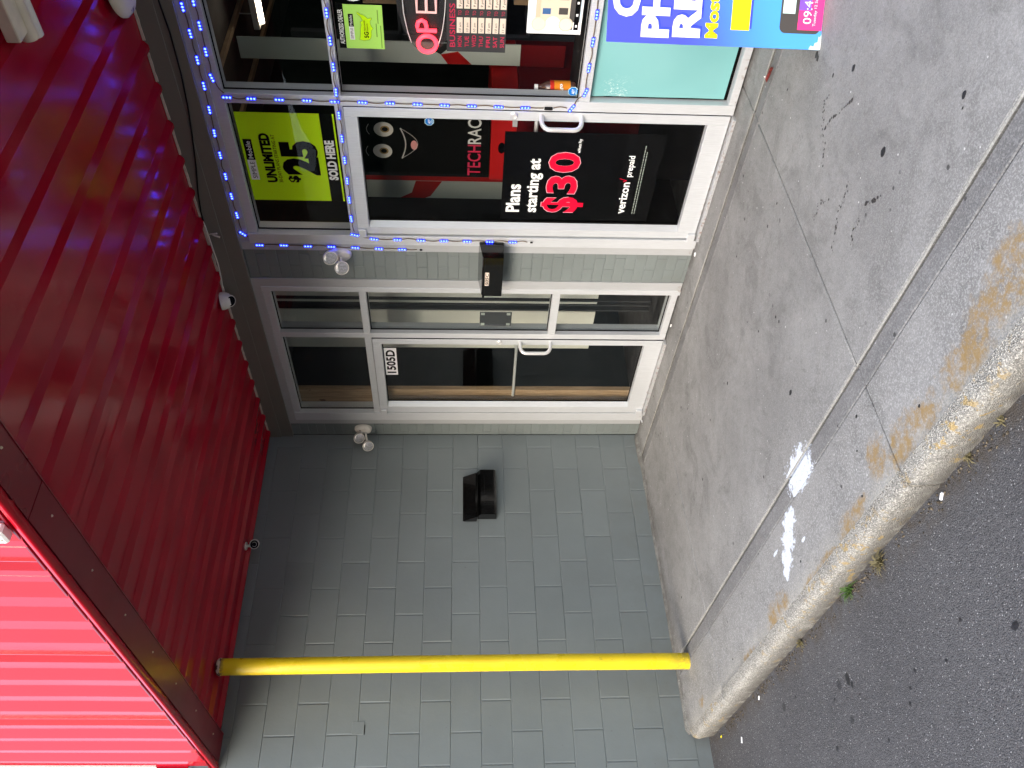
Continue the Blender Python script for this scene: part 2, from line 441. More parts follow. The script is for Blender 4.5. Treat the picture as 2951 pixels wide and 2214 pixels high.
def gz(y): return -.01 + .018 * y     # the walk falls slightly towards the street
AZ = -.19                               # asphalt level
ZS = 3.03                               # soffit height
Z0, B = .3119, .2032

# ================================================================== SETTING
# parking lot
struct('asphalt', MB().box((-60, -80, AZ - .2), (60, -2.40, AZ)), 'asphalt')
struct('ground', MB().box((-60, -2.395, AZ - .5), (60, 60, AZ - .02)), 'walk')

# ---- sidewalk: slabs cut by joints
walk = tag(bpy.data.objects.new('sidewalk', None), kind='structure'); COL.objects.link(walk)
def xj(j, y):   # slightly skewed cross joints
    return {0: 0.003, 1: .845 - .022 * y, 2: 3.293 - .022 * y, 3: 5.74 - .022 * y, 4: 8.2}[j]
def slab(j, y0, y1, mat='walk', dz=0, name='slab', g=.004, nsub=10, open_end=False):
    m = MB(); bm = m.bm
    yy = [y0 - g] + [y0 - g - .004] + [y0 + (y1 - y0) * i / nsub for i in range(1, nsub)] + [y1 + g + .004, y1 + g]
    rows = []
    for i, y in enumerate(yy):
        edge = i == 0 or (i == len(yy) - 1 and not open_end)
        if open_end and i == len(yy) - 1: y = y1
        if open_end and i == len(yy) - 2: y = y1 + .001
        xa = xj(j, y) + (g if j else 0); xb = xj(j + 1, y) - g
        xs = [xa, xa + .004] + [xa + (xb - xa) * q / 8 for q in range(1, 8)] + [xb - .004, xb]
        rows.append([bm.verts.new((x, y, gz(y) + dz - (.004 if edge or q in (0, len(xs) - 1) else 0) + random.uniform(-.0006, .0006))) for q, x in enumerate(xs)])
    for a, b in zip(rows, rows[1:]):
        for q in range(len(a) - 1): bm.faces.new((a[q], b[q], b[q + 1], a[q + 1]))
    r = bmesh.ops.extrude_edge_only(bm, edges=[e for e in bm.edges if e.is_boundary])
    for v in [v for v in r['geom'] if isinstance(v, bmesh.types.BMVert)]: v.co.z -= .08
    o = m.make(name, mat, walk, True)
    return o
for j in range(4):
    slab(j, .02, -.228)
    slab(j, -.322, -1.918)
    slab(j, -2.024, -2.3985, open_end=True)
    slab(j, -.245, -.318, 'band', -.003, 'joint_band', .002)
    slab(j, -1.932, -2.022, 'band', -.003, 'joint_band', .002)
    for y in (-.237, -1.925):
        xa, xb = xj(j, y) + .003, xj(j + 1, y) - .003
        m = MB()
        n = max(6, int((xb - xa) / .06)); pr = []
        for i in range(n + 1):
            x = xa + (xb - xa) * i / n; wv = random.uniform(-.002, .002)
            pr.append((x, wv))
        top = [m.bm.verts.new((x, y - .006 + wv, gz(y) + .002)) for x, wv in pr]; bot = [m.bm.verts.new((x, y + .006 + wv, gz(y) + .002)) for x, wv in pr]
        for i in range(n): m.bm.faces.new((top[i], top[i + 1], bot[i + 1], bot[i]))
        m.make('joint_filler', 'lip', walk)
struct('walk_bed', MB().box((0.0, -2.38, -.16), (8.2, 0.1, -.075)), 'mortar')

# ---- kerb: worn rounded nose, broken where the cross joint meets it
kerb = tag(bpy.data.objects.new('kerb', None), kind='structure'); COL.objects.link(kerb)
from mathutils import noise as mn
def kerb_len(x0, x1, endround=False):
    m = MB(); bm = m.bm; n = int((x1 - x0) / .02); rows = []
    prof = [(-2.397, .0003), (-2.420, -.001), (-2.440, -.003), (-2.454, -.009), (-2.463, -.020), (-2.466, -.036), (-2.464, -.06), (-2.460, -.09), (-2.456, -.12), (-2.450, -.15)]
    for i in range(n + 1):
        x = x0 + (x1 - x0) * i / n; row = []
        e = 1.0
        if endround: e = min(1, max(0, (x - x0) / .10)) ** .5
        for q, (y, dz) in enumerate(prof):
            a = mn.noise(Vector((x * 22, y * 40, dz * 40))) * .0055 + mn.noise(Vector((x * 5, q * .3, 3))) * .005 + mn.noise(Vector((x * 70, y * 90, dz * 90))) * .0025
            k = 0 if q == 0 else 1
            yy = -2.395 + (y + 2.395) * (.15 + .85 * e)
            row.append(bm.verts.new((x, yy + a * k * .8, gz(-2.4) + dz + a * k * .5 - (0 if q == 0 else (1 - e) * .02))))
        rows.append(row)
    for a, b in zip(rows, rows[1:]):
        for q in range(len(a) - 1): bm.faces.new((a[q], a[q + 1], b[q + 1], b[q]))
    for r_ in (rows[0], rows[-1]):
        c = bm.verts.new((r_[0].co.x, -2.39, -.2)); bm.faces.new(r_ + [c])
    return m.make('kerb_stone', 'kerb', kerb, 'all')
kerb_len(.005, xj(1, -2.45) - .004, True); kerb_len(xj(1, -2.45) + .001, xj(2, -2.45) - .007); kerb_len(xj(2, -2.45) + .007, xj(3, -2.45) - .004); kerb_len(xj(3, -2.45) + .004, 8.2)
# concrete fillet along the foot of the block wall
m = MB(); rows = []
for i in range(71):
    y = .0 - i * .0345; a = mn.noise(Vector((0, y * 9, 1))) * .006; wd = .022 + .02 * min(1, max(0, (-y - 1.2) / 1.2)) + a
    up = .012 + a * .5 + .03 * max(0, (-y - 2.2)) ; z = gz(y)
    if y < -2.40: z -= (-y - 2.40) * 1.5
    if -.30 < y < -.0: wd += .018; up += .012
    rows.append([m.bm.verts.new(p) for p in ((.0, y, z + up), (.008, y, z + up), (wd * .7, y, z + up * .45), (wd, y, z + .001), (wd + .004, y, z - .05))])
for a, b in zip(rows, rows[1:]):
    for q in range(4): m.bm.faces.new((a[q], a[q + 1], b[q + 1], b[q]))
tag(m.make('mortar_fillet', 'fillet', kerb, 'all'))

# ================================================================== BLOCK WALL (side)
wall = thing('block_wall', (0, -1.3, -.2), 'grey painted concrete block side wall behind the yellow pole', 'wall')
WO = Vector((0, -1.3, -.2))
box('wall_core', 'mortar', (-.19, -3.30, -.4), (-.0036, .0, 3.20), wall, WO)
def block_mesh(L, H, T=.03):
    bm = bmesh.new(); lay = []
    for x, ey, ez in ((-T, .0014, .0010), (-.0045, .0014, .0010), (-.0022, .0022, .0016), (0, .0080, .0042)):
        hy, hz = L / 2 - ey, H / 2 - ez
        lay.append([bm.verts.new(p) for p in ((x, -hy, -hz), (x, hy, -hz), (x, hy, hz), (x, -hy, hz))])
    for p, q in zip(lay, lay[1:]):
        for i in range(4): bm.faces.new((p[i], p[(i + 1) % 4], q[(i + 1) % 4], q[i]))
    bm.faces.new(lay[-1]); bmesh.ops.recalc_face_normals(bm, faces=bm.faces)
    bm.faces.ensure_lookup_table()
    if bm.faces[len(bm.faces) - 1].normal.x < 0: bmesh.ops.reverse_faces(bm, faces=bm.faces)
    me = bpy.data.meshes.new('block'); bm.to_mesh(me); bm.free(); me.materials.append(M['block']); return me
_bm = {}
YH0 = .1287
for k in range(-2, 14):
    zb = Z0 + B * k; zt = min(zb + B, 3.16)
    par = 0 if k % 2 == 0 else 1
    ys = [0.0]
    i = par
    while True:
        y = -(YH0 + B * i)
        if y < -3.30: break
        ys.append(y); i += 2
    ys.append(-3.30)
    for a, b in zip(ys, ys[1:]):
        L = round(a - b, 3); H = round(zt - zb, 3)
        if L < .03: continue
        if (L, H) not in _bm: _bm[(L, H)] = block_mesh(L, H)
        o = link('block', _bm[(L, H)], None, wall, Vector((random.uniform(-.0012, .0012), (a + b) / 2, (zb + zt) / 2)) - WO)
        o.rotation_euler = (0, random.uniform(-.003, .003), random.uniform(-.002, .002))
MB(WO).box((-.003, -2.366, 2.099), (.0022, -2.281, 2.179), .001).make('patch_plate', 'block', wall)
MB(WO).box((.0005, -2.366, 2.0945), (.0030, -2.305, 2.0985), 0).make('patch_edge', 'gasket', wall)
# white coping where the wall runs on past the canopy
cop = thing('wall_coping', (-.05, -2.9, 3.165), 'thin white metal edge on the wall top beside the canopy corner', 'flashing')
box('edge_strip', 'white', (-.20, -3.31, 3.165), (.012, -2.545, 3.185), cop, (-.05, -2.9, 3.165))

# ================================================================== STOREFRONT MASONRY (narrow brick strips)
def brick_mesh(L, H):
    m = MB(); m.box((-L / 2 + .0012, 0, -H / 2 + .0012), (L / 2 - .0012, .05, H / 2 - .0012), .0024)
    bm = m.bm; bmesh.ops.recalc_face_normals(bm, faces=bm.faces)
    me = bpy.data.meshes.new('brick'); bm.to_mesh(me); bm.free(); me.materials.append(M['brick']); return me
def pier(x0, x1, label, ph):
    o3 = Vector(((x0 + x1) / 2, .06, -.05))
    t = thing('brick_pier', o3, label, 'brick wall')
    box('pier_core', 'mortar', (x0, .0026, -.08), (x1, .16, 2.836), t, o3)
    pit = .0674; n = 43; cache = {}
    for k in range(n):
        zb = -.06 + pit * k; zt = min(zb + pit, 2.836)
        if zt - zb < .02: continue
        xs = [x0]; off = (ph if k % 2 else ph + .1016) % .2032
        x = x0 + off
        while x < x1 - .012:
            if x > x0 + .012: xs.append(x)
            x += .2032
        xs.append(x1)
        for a, b in zip(xs, xs[1:]):
            key = (round(b - a, 3), round(zt - zb, 3))
            if key not in cache: cache[key] = brick_mesh(*key)
            o = link('brick', cache[key], None, t, Vector(((a + b) / 2, random.uniform(-.0012, .0006), (zb + zt) / 2)) - o3)
            o.rotation_euler = (random.uniform(-.006, .006), 0, random.uniform(-.008, .008))
    return t
pier(.0, .172, 'narrow strip of grey painted bricks between wall corner and door 1505D', .045)
pier(1.812, 2.088, 'grey painted brick pier between the two shopfronts', .02)

# painted beam over the shopfronts
bo = Vector((2.6, 0, 2.93))
beam = thing('lintel_beam', bo, 'long dark grey-brown painted beam above the shopfront frames', 'beam')
box('beam_board', 'beam', (0, -.022, 2.838), (5.2, .16, 3.055), beam, bo, .003)
box('cover_board', 'beam', (0, -.027, 2.93), (5.2, -.0225, 3.028), beam, bo, .0015)
fo = thing('foam_strip', (2.6, -.03, 3.02), 'pale foam filler showing between soffit ribs along the beam', 'filler strip')
FO = Vector((2.6, -.03, 3.02))

# ================================================================== CANOPY
PIT = .2245
ribs = [3.447 - PIT * i for i in range(-8, 16)]
ribs = sorted([r for r in ribs if r > .04])
can = thing('canopy', (2.6, -1.2, 3.03), 'dark red ribbed sheet metal canopy over the sidewalk', 'canopy')
CO = Vector((2.6, -1.2, 3.03))
def fy(x): return -2.537 + .0317 * x       # outer edge of the fascia
def fin(x): return -2.346 + .028 * x       # inner edge of its underside
# soffit panels, four ribs each
edges = [0.0] + [ribs[i] + PIT / 2 for i in range(3, len(ribs), 4)]
def soffit_profile(xa, xb):
    pts = [(xa, 0)]
    cs = [r for r in ribs if xa - .01 < r < xb + .01]
    feats = []
    for r in cs: feats.append((r, 'R'))
    for x, kd in sorted(feats):
        if kd == 'R': pts += [(x - .024, 0), (x - .016, -.022), (x + .006, -.022), (x + .034, 0)]
        else: pts += [(x - .006, 0), (x - .002, -.003), (x + .002, -.003), (x + .006, 0)]
    pts.append((xb, 0))
    out = [pts[0]]
    for p in pts[1:]:
        if p[0] > out[-1][0] + 1e-4: out.append(p)
    return out
for i, (xa, xb) in enumerate(zip(edges, edges[1:])):
    dz = .0015 * (i % 2)
    xb2 = xb + .012
    pr = [(x, 0, ZS + z + dz) for x, z in soffit_profile(xa, xb2)]
    m = MB(CO); m.sheet(pr, (0, 1, 0), -2.40, -.0285)
    m.make('soffit_panel', 'red', can)
XE = edges[-1]
# foam pieces between the ribs
for a, b in zip(ribs, ribs[1:]):
    if a > 4.6: break
    m = MB(FO); x0, x1 = a + .032, b - .034
    pts = []
    for q in range(7):
        x = x0 + (x1 - x0) * q / 6; pts.append((x, -.034, 3.0165 + random.uniform(-.002, .002)))
    pts += [(x1, -.034, 3.0285), (x0, -.034, 3.0285)]
    m.poly(pts, (0, .0055, 0)); m.make('foam_piece', 'foam', fo)
# fascia trim: flat underside, inner lip, seams
def fascia_piece(x0, x1, z):
    m = MB(CO)
    P = [(x0, fin(x0), z), (x1, fin(x1), z), (x1, fy(x1) + .022, z), (x0, fy(x0) + .022, z)]
    m.poly(P, (0, 0, .03))
    return m.make('fascia_trim', 'redtrim', can)
fascia_piece(.004, .498, 3.0035); fascia_piece(.502, 3.06, 3.002); fascia_piece(3.064, XE, 3.0035)
m = MB(CO); m.poly([(.003, fin(0) + .0005, 3.000), (XE, fin(XE) + .0005, 3.000), (XE, fin(XE) + .006, 3.000), (.003, fin(0) + .006, 3.000)], (0, 0, .04)); m.make('fascia_lip', 'redtrim', can)
# screws in the trim
sme = None
for i in range(11):
    x = .25 + i * .445
    m = MB(); m.lathe((0, 0, 0), (0, 0, -1), [(.0055, -.004), (.0055, .001), (.003, .0025), (.003, .004)], 8)
    if sme is None:
        o = m.make('screw', 'cream', can); sme = o.data
    else:
        m.bm.free(); o = link('screw', sme, None, can)
    o.location = Vector((x, (fy(x) + fin(x)) / 2 + .028, 3.002)) - CO
# ragged bottom edge of the outer sheets, then the outer sheets themselves
m = MB(CO); n = 260; rows = []
for i in range(n + 1):
    x = .004 + (XE - .004) * i / n; y = fy(x) + .002
    jag = mn.noise(Vector((x * 16, 0, 0))) * .004 + (0.006 if mn.noise(Vector((x * 60, 5, 0))) > .38 else 0)
    rows.append([m.bm.verts.new(p) for p in ((x, y + .016 + jag, 3.006), (x, y + .010 + jag, 3.000), (x, y - .018, 2.998), (x, y - .031, 3.000), (x, y - .032, 3.018), (x, y + .002, 3.030))])
for a, b in zip(rows, rows[1:]):
    for q in range(5): m.bm.faces.new([Vv for Vv in (a[q], a[q + 1], b[q + 1], b[q])])
for v in m.bm.verts: v.co -= CO
m.make('drip_edge', 'redface', can, 'all')
m = MB(CO); m.poly([(.003, fy(0) + .022, 3.034), (XE, fy(XE) + .022, 3.034), (XE, fy(XE) - .026, 3.034), (.003, fy(0) - .026, 3.034)], (0, 0, .008)); m.make('closure', 'redtrim', can)
m = MB(CO); m.poly([(.003, -2.32, 3.09), (XE, -2.22, 3.09), (XE, fy(XE) + .05, 3.09), (.003, fy(0) + .05, 3.09)], (0, 0, .01)); m.make('cover_sheet', 'ink', can)
fr = [.232 + .2318 * i for i in range(0, 21)]
LEAN = .024; FH = 2.3
def face_panel(xa, xb, z0):
    pts = [(xa, 0)]
    for r in fr:
        for x, d in ((r - .066, 0), (r - .056, .028), (r - .014, .028), (r + .066, 0), (r + .108, 0), (r + .112, .003), (r + .120, .003), (r + .124, 0)):
            if xa < x < xb: pts.append((x, d))
    pts.append((xb, 0))
    m = MB(CO); bot, top = [], []
    lay = []
    for h in (0, .35, .9, 1.5, FH):
        lay.append([m.bm.verts.new(Vector((x, fy(x) - d - .0 + LEAN * h + mn.noise(Vector((x * 1.3, h * 1.1, 2))) * .0035 * (h > 0), z0 + h)) - CO) for x, d in pts])
    for a, b in zip(lay, lay[1:]):
        for i in range(len(pts) - 1): m.bm.faces.new((a[i], a[i + 1], b[i + 1], b[i]))
    m.make('face_panel', 'redface', can)
face_panel(.012, .93, 3.03); face_panel(.9315, 1.857, 3.0305); face_panel(1.8585, 2.784, 3.03); face_panel(2.7855, 3.711, 3.0305); face_panel(3.7125, 4.64, 3.03)
# corner trim and the red sheet beyond it
cor = thing('corner_trim', (.1, -2.55, 3.3), 'white metal corner trim at the far edge of the red canopy face', 'flashing')
MB((.1, -2.55, 3.3)).poly([(.118, fy(0) - .028, 3.345), (.146, fy(0) - .028, 3.345), (.146, fy(0) - .028 + LEAN * 2, 5.3), (.118, fy(0) - .028 + LEAN * 2, 5.3)], (0, .01, 0)).make('trim_strip', 'white', cor)
side = thing('red_side_sheet', (-.6, -2.58, 3.2), 'red ribbed sheet metal left of the white corner trim', 'metal sheet')
MB((-.6, -2.58, 3.2)).poly([(-1.2, fy(0) - .012, 3.19), (.005, fy(0) - .012, 3.19), (.005, fy(0) + .03, 5.3), (-1.2, fy(0) + .03, 5.3)], (0, .02, 0)).make('sheet', 'redface', side)
# roof deck so that no light leaks through
struct('roof_deck', MB().box((0.0, -2.33, 3.10), (XE, .2, 3.16)), 'dark')
struct('building_roof', MB().box((-6, .2, 3.10), (9, 9, 3.3)), 'dark')

# ================================================================== ROOMS BEHIND THE GLASS
room = tag(bpy.data.objects.new('shop_interior', None), kind='structure'); COL.objects.link(room)
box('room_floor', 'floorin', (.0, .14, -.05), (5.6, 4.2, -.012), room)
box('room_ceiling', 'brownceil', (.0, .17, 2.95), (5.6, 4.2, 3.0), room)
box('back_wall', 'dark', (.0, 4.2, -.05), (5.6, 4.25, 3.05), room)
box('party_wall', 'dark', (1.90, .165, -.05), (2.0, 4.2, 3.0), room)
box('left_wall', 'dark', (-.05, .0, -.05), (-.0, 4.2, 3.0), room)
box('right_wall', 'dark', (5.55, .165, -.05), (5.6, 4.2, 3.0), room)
# vacant unit: unpainted partition with studs
pt = Vector((.8, .55, 0))
part_ = thing('drywall_partition', pt, 'pale grey drywall partition behind the glass of door 1505D, stopping short of the floor', 'partition')
box('drywall_sheet', 'drywall', (.527, .50, .42), (.975, .512, 2.9), part_, pt)
box('drywall_sheet', 'drywall', (1.125, .50, .42), (1.36, .512, 2.9), part_, pt)
box('drywall_sheet', 'drywall', (1.058, .505, .42), (1.080, .515, 2.9), part_, pt)
for x in (.982, 1.040, 1.088): box('metal_stud', 'board', (x, .50, 0), (x + .014, .56, 2.9), part_, pt)
st = Vector((.33, .15, 0))
stud = thing('timber_stud', st, 'bare pine stud standing just inside door 1505D', 'timber')
box('post', 'wood', (.250, .100, .0), (.484, .142, 2.82), stud, st, .004)

# ================================================================== SHOPFRONT FRAMES
def frame_box(name, mat, x0, z0, x1, z1, parent, o, y0=-.004, y1=.10, bev=.0015):
    return box(name, mat, (x0, y0, z0), (x1, y1, z1), parent, o, bev)
GY = .036
def pane(x0, z0, x1, z1, parent, o, mat=None):
    mat = mat or ('glass' if x0 > 2 else 'glass_vacant')
    e = .006
    g = box('glass_pane', mat, (x0 - e, GY, z0 - e), (x1 + e, GY + .006, z1 + e), parent, o)
    m = MB(o)
    for a, b in (((x0, z0), (x0 + .006, z1)), ((x1 - .006, z0), (x1, z1)), ((x0 + .006, z0), (x1 - .006, z0 + .006)), ((x0 + .006, z1 - .006), (x1 - .006, z1))):
        m.box((a[0], GY - .007, a[1]), (b[0], GY - .0005, b[1]))
    m.make('gasket', 'gasket', parent)
    return g
def handle(parent, o, x, z0, z1, dx=-.035, dy=-.085):
    pts = []
    y0 = -.006
    for a in range(0, 91, 18):
        t = math.radians(a); r = .045
        pts.append((x + dx * min(1, (dy * -1 - r + r * math.sin(t)) / -dy), dy + r - r * math.sin(t), z1 - r + r * math.cos(t) if False else z1 - r * (1 - math.cos(t))))
    up = [(x, y0, z1)] + pts
    dn = [(p[0], p[1], z0 + z1 - p[2]) for p in up]
    path = up + dn[::-1]
    MB(o).tube(path, .0125, 12).make('pull_handle', 'chrome', parent, True)
    m = MB(o)
    return m.bm.free()

# ---- vacant shopfront with door 1505D
so = Vector((1.0, 0, 0))
SB = thing('vacant_shopfront', so, 'silver aluminium frame and glass round door 1505D in the wall corner', 'shopfront')
frame_box('trim_board', 'trim', .172, -.006, .237, 2.838, SB, so, -.010, -.0005)
frame_box('trim_board', 'trim', 1.748, -.006, 1.822, 2.838, SB, so, -.010, -.0005)
frame_box('trim_board', 'trim', .2375, 2.784, 1.7475, 2.838, SB, so, -.010, -.0005)
frame_box('jamb', 'alu', .232, -.008, .326, 2.783, SB, so, -.016)
frame_box('jamb', 'alu', 1.711, -.008, 1.752, 2.783, SB, so, -.016)
frame_box('head', 'alu', .3265, 2.735, 1.7105, 2.783, SB, so)
frame_box('mullion', 'alu', 1.236, .0, 1.286, 2.7345, SB, so, -.006)
frame_box('transom_bar', 'alu', .3265, 2.108, 1.2355, 2.156, SB, so)
frame_box('transom_bar', 'alu', 1.2865, 2.108, 1.7105, 2.156, SB, so)
frame_box('transom_bar', 'alu', 1.2865, .803, 1.7105, .856, SB, so)
frame_box('sill', 'alu', 1.2865, .0, 1.7105, .046, SB, so)
pane(.3265, 2.156, 1.2355, 2.735, SB, so); pane(1.2865, 2.156, 1.7105, 2.735, SB, so); pane(1.2865, .856, 1.7105, 2.108, SB, so); pane(1.2865, .046, 1.7105, .803, SB, so)
def door(x0, x1, gx0, gx1, zb, zr, zg, zt, label, locks):
    o = Vector(((x0 + x1) / 2, 0, 0))
    D = thing('glass_door', o, label, 'door')
    y0, y1 = -.010, .034
    frame_box('door_stile', 'door', x0, zb, gx0 - .022, zt, D, o, y0, y1 + .02)
    frame_box('door_stile', 'door', gx1, zb, x1, zt, D, o, y0, y1 + .02)
    frame_box('door_rail', 'door', gx0 - .0215, zb, gx1 - .0005, zr, D, o, y0, y1 + .02)
    frame_box('door_rail', 'door', gx0 - .0215, zg, gx1 - .0005, zt, D, o, y0, y1 + .02)
    # sloping glass bead on the hinge side catches the light
    m = MB(o); m.poly([(gx0 - .0215, y0 + .002, zr + .001), (gx0 - .0005, GY - .008, zr + .001), (gx0 - .0215, GY - .008, zr + .001)], (0, 0, zg - zr - .002)); m.make('glass_bead', 'alu', D)
    pane(gx0, zr, gx1, zg, D, o)
    for z in (zb + .002, zt - .052):
        frame_box('pivot', 'alu', x0 - .018, z, x0 + .045, z + .048, D, o, -.030, -.0105, .003)
    handle(D, o, x1 - .022, .831, 1.048)
    m = MB(o); m.lathe((x1 - .024, -.010, 1.197), (0, -1, 0), [(.021, 0), (.021, .006), (.015, .012), (.0145, .012), (.0145, .008), (.001, .008)], 20); m.make('lock_cylinder', 'chrome', D, True)
    MB(o).tube([(gx0 + .0, .085, 1.055), (gx1 + .0, .085, 1.062)], .011, 10).make('push_bar', 'chrome', D, True)
    box('threshold', 'trim', (x0, -.045, -.0125), (x1, .05, .004), D, o, .002)
    box('gap_shadow', 'gasket', (x1 + .0005, y0 + .004, zb), (x1 + .003, .05, zt), D, o)
    return D, o
DB, dbo = door(.333, 1.226, .432, 1.172, .008, .136, 2.042, 2.1045, 'closed glass door carrying the number 1505D', 1)
# number plate 1505D
p0 = thing('number_sticker', (.918, -.01, 1.99), 'white sticker reading 1505D at the top of the corner glass door', 'sticker')
PO = Vector((.918, -.01, 1.99)); py = GY - .0015
quad('sticker_sheet', 'paper', .760, 1.945, 1.074, 2.038, py, p0, PO, .001)
o = text('1505D', 'digits', 'ink', Vector((.782, py - .001, 1.960)) - PO, .062, .272, p0, bold=.035)
# back of a notice taped inside
no = Vector((1.43, GY, 1.235))
nb = thing('taped_notice', no, 'black rounded notice board taped inside the narrow glass beside door 1505D', 'notice')
MB(no).box((1.316, GY + .008, 1.118), (1.462, GY + .011, 1.342), .0009).make('board', 'board', nb)
for x in (1.326, 1.432):
    for z in (1.128, 1.308): box('tape', 'wall_white', (x, GY + .0065, z), (x + .022, GY + .0078, z + .026), nb, no)

# ---- phone shop front
ao = Vector((3.3, 0, 0))
SA = thing('phone_shopfront', ao, 'silver aluminium shopfront frame with blue lamp strings and green signs', 'shopfront')
XR = 4.55
frame_box('trim_board', 'trim', 2.078, -.006, 2.148, 2.838, SA, ao, -.010, -.0005)
frame_box('trim_board', 'trim', 2.1485, 2.776, XR, 2.838, SA, ao, -.010, -.0005)
frame_box('jamb', 'alu', 2.142, -.008, 2.216, 2.7755, SA, ao, -.020)
frame_box('head', 'alu', 2.2165, 2.718, XR, 2.7755, SA, ao)
frame_box('mullion', 'alu', 3.122, .0, 3.182, 2.7175, SA, ao, -.006)
frame_box('jamb', 'alu', XR - .05, .0, XR, 2.7175, SA, ao)
frame_box('transom_bar', 'alu', 2.2165, 2.110, 3.1215, 2.153, SA, ao)
frame_box('transom_bar', 'alu', 3.1825, 2.112, XR - .0505, 2.147, SA, ao)
frame_box('transom_bar', 'alu', 3.1825, .797, XR - .0505, .856, SA, ao)
frame_box('sill', 'alu', 3.1825, .0, XR - .0505, .042, SA, ao)
pane(2.2165, 2.153, 3.1215, 2.718, SA, ao); pane(3.1825, 2.147, XR - .05, 2.718, SA, ao); pane(3.1825, .856, XR - .05, 2.112, SA, ao)
m = MB(ao)
pts = [(3.192, .062)] + [(3.192 + .001 * random.uniform(0, 3), .062 + q * .09) for q in range(1, 8)] + [(3.188, .792), (XR - .06, .792), (XR - .06, .058)] + [(XR - .2 - q * .22, .058 + random.uniform(-.004, .004)) for q in range(5)]
m.poly([(x, GY + .004, z) for x, z in pts], (0, .004, 0)); m.make('teal_panel', 'teal', SA)
box('dark_backing', 'ink', (3.1825, GY + .010, .042), (XR - .05, GY + .02, .797), SA, ao)
DA, dao = door(2.226, 3.117, 2.302, 3.060, .012, .128, 2.036, 2.107, 'closed glass door of the phone shop with a black price poster', 1)

# ================================================================== SIGNS ON THE GLASS (paper sheets inside the panes)
SY = GY + .0075
K = SY
def sheet(parent, o, name, mat, x0, z0, x1, z1, d=0): return box(name, mat, (x0, K - d, z0), (x1, K - d + .0008, z1), parent, o)
# lime poster over the door
lo = Vector((2.75, SY, 2.45))
LP = thing('lime_poster', lo, 'large lime green poster reading UNLIMITED $25 over the phone shop door', 'poster')
sheet(LP, lo, 'poster_sheet', 'lime', 2.432, 2.250, 3.036, 2.702)
sheet(LP, lo, 'lower_band', 'ink', 2.432, 2.160, 3.036, 2.249)
sheet(LP, lo, 'green_rule', 'lime', 2.432, 2.171, 3.036, 2.180, .0008)
ly = K - .0012
sheet(LP, lo, 'white_tag', 'paper', 2.583, 2.642, 2.722, 2.689, .0008); sheet(LP, lo, 'black_tag', 'ink', 2.722, 2.642, 2.862, 2.689, .0008)
text('SIMPLE', 'lettering', 'ink', Vector((2.594, ly, 2.652)) - lo, .025, .117, LP)
text('Mobile', 'lettering', 'paper', Vector((2.732, ly, 2.652)) - lo, .025, .117, LP, bold=.01)
text('UNLIMITED', 'lettering', 'ink', Vector((2.566, ly, 2.545)) - lo, .052, .338, LP, bold=.05)
text('30-DAY PLANS STARTING AT', 'lettering', 'ink', Vector((2.566, ly, 2.512)) - lo, .020, .330, LP)
text('$', 'lettering', 'ink', Vector((2.568, ly, 2.420)) - lo, .055, .050, LP, bold=.04)
text('25', 'lettering', 'ink', Vector((2.622, ly, 2.305)) - lo, .178, .235, LP, bold=.065)
text('SOLD HERE', 'lettering', 'paper', Vector((2.590, ly, 2.193)) - lo, .047, .275, LP, bold=.05)
# small green dealer card
co = Vector((3.53, SY, 1.97))
DC = thing('dealer_card', co, 'small green card with a country map outline beside the door', 'sign')
sheet(DC, co, 'top_band', 'ink', 3.425, 2.058, 3.660, 2.092); sheet(DC, co, 'card', 'limepale', 3.425, 1.868, 3.654, 2.057)
cy_ = K - .0004
text('AUTHORIZED DEALER', 'lettering', 'paper', Vector((3.448, cy_, 2.064)) - co, .021, .180, DC, bold=.02)
sheet(DC, co, 'white_tag', 'paper', 3.472, 2.012, 3.541, 2.036, .0006); sheet(DC, co, 'black_tag', 'ink', 3.541, 2.012, 3.606, 2.036, .0006)
text('SIMPLE', 'lettering', 'ink', Vector((3.478, K - .001, 2.018)) - co, .013, .056, DC)
text('Mobile', 'lettering', 'paper', Vector((3.547, K - .001, 2.018)) - co, .013, .053, DC)
usa = [(.0, .60), (.03, .30), (.10, .18), (.20, .12), (.36, .12), (.44, .0), (.50, .08), (.58, .14), (.70, .16), (.76, .06), (.80, .04), (.80, .14), (.78, .26), (.86, .42), (.90, .52), (.92, .66), (1.0, .86), (.94, .88), (.86, .72), (.76, .62), (.70, .58), (.66, .72), (.56, .68), (.44, .74), (.2, .78), (.04, .84)]
mp = [(3.468 + .150 * a, K - .001, 1.918 + .085 * b) for a, b in usa]
MB(co).poly(mp, (0, .0003, 0)).make('map_shape', 'lime', DC)
MB(co).tube(mp + [mp[0]], .0011, 5).make('map_outline', 'darkgreen', DC)
text('5G', 'lettering', 'ink', Vector((3.484, K - .0016, 1.943)) - co, .021, .032, DC, bold=.03)
text('Nationwide', 'lettering', 'ink', Vector((3.520, K - .0016, 1.956)) - co, .009, .055, DC)
text('Network', 'lettering', 'ink', Vector((3.520, K - .0016, 1.943)) - co, .009, .040, DC)
for z, a, b in ((1.900, 3.49, 3.560), (1.890, 3.56, 3.63), (1.879, 3.432, 3.55)): box('fine_print', 'darkgreen', (a, K - .0009, z), (b, K - .0004, z + .004), DC, co)
ro = Vector((3.80, SY, 2.0))
RD = thing('round_green_sign', ro, 'round lime green window sign above the small dealer card', 'sign')
ellipse(3.825, 2.005, .155, .105, K, 40, ro).make('white_rim', 'paper', RD); ellipse(3.825, 2.005, .149, .099, K - .0006, 40, ro).make('disc', 'lime', RD)
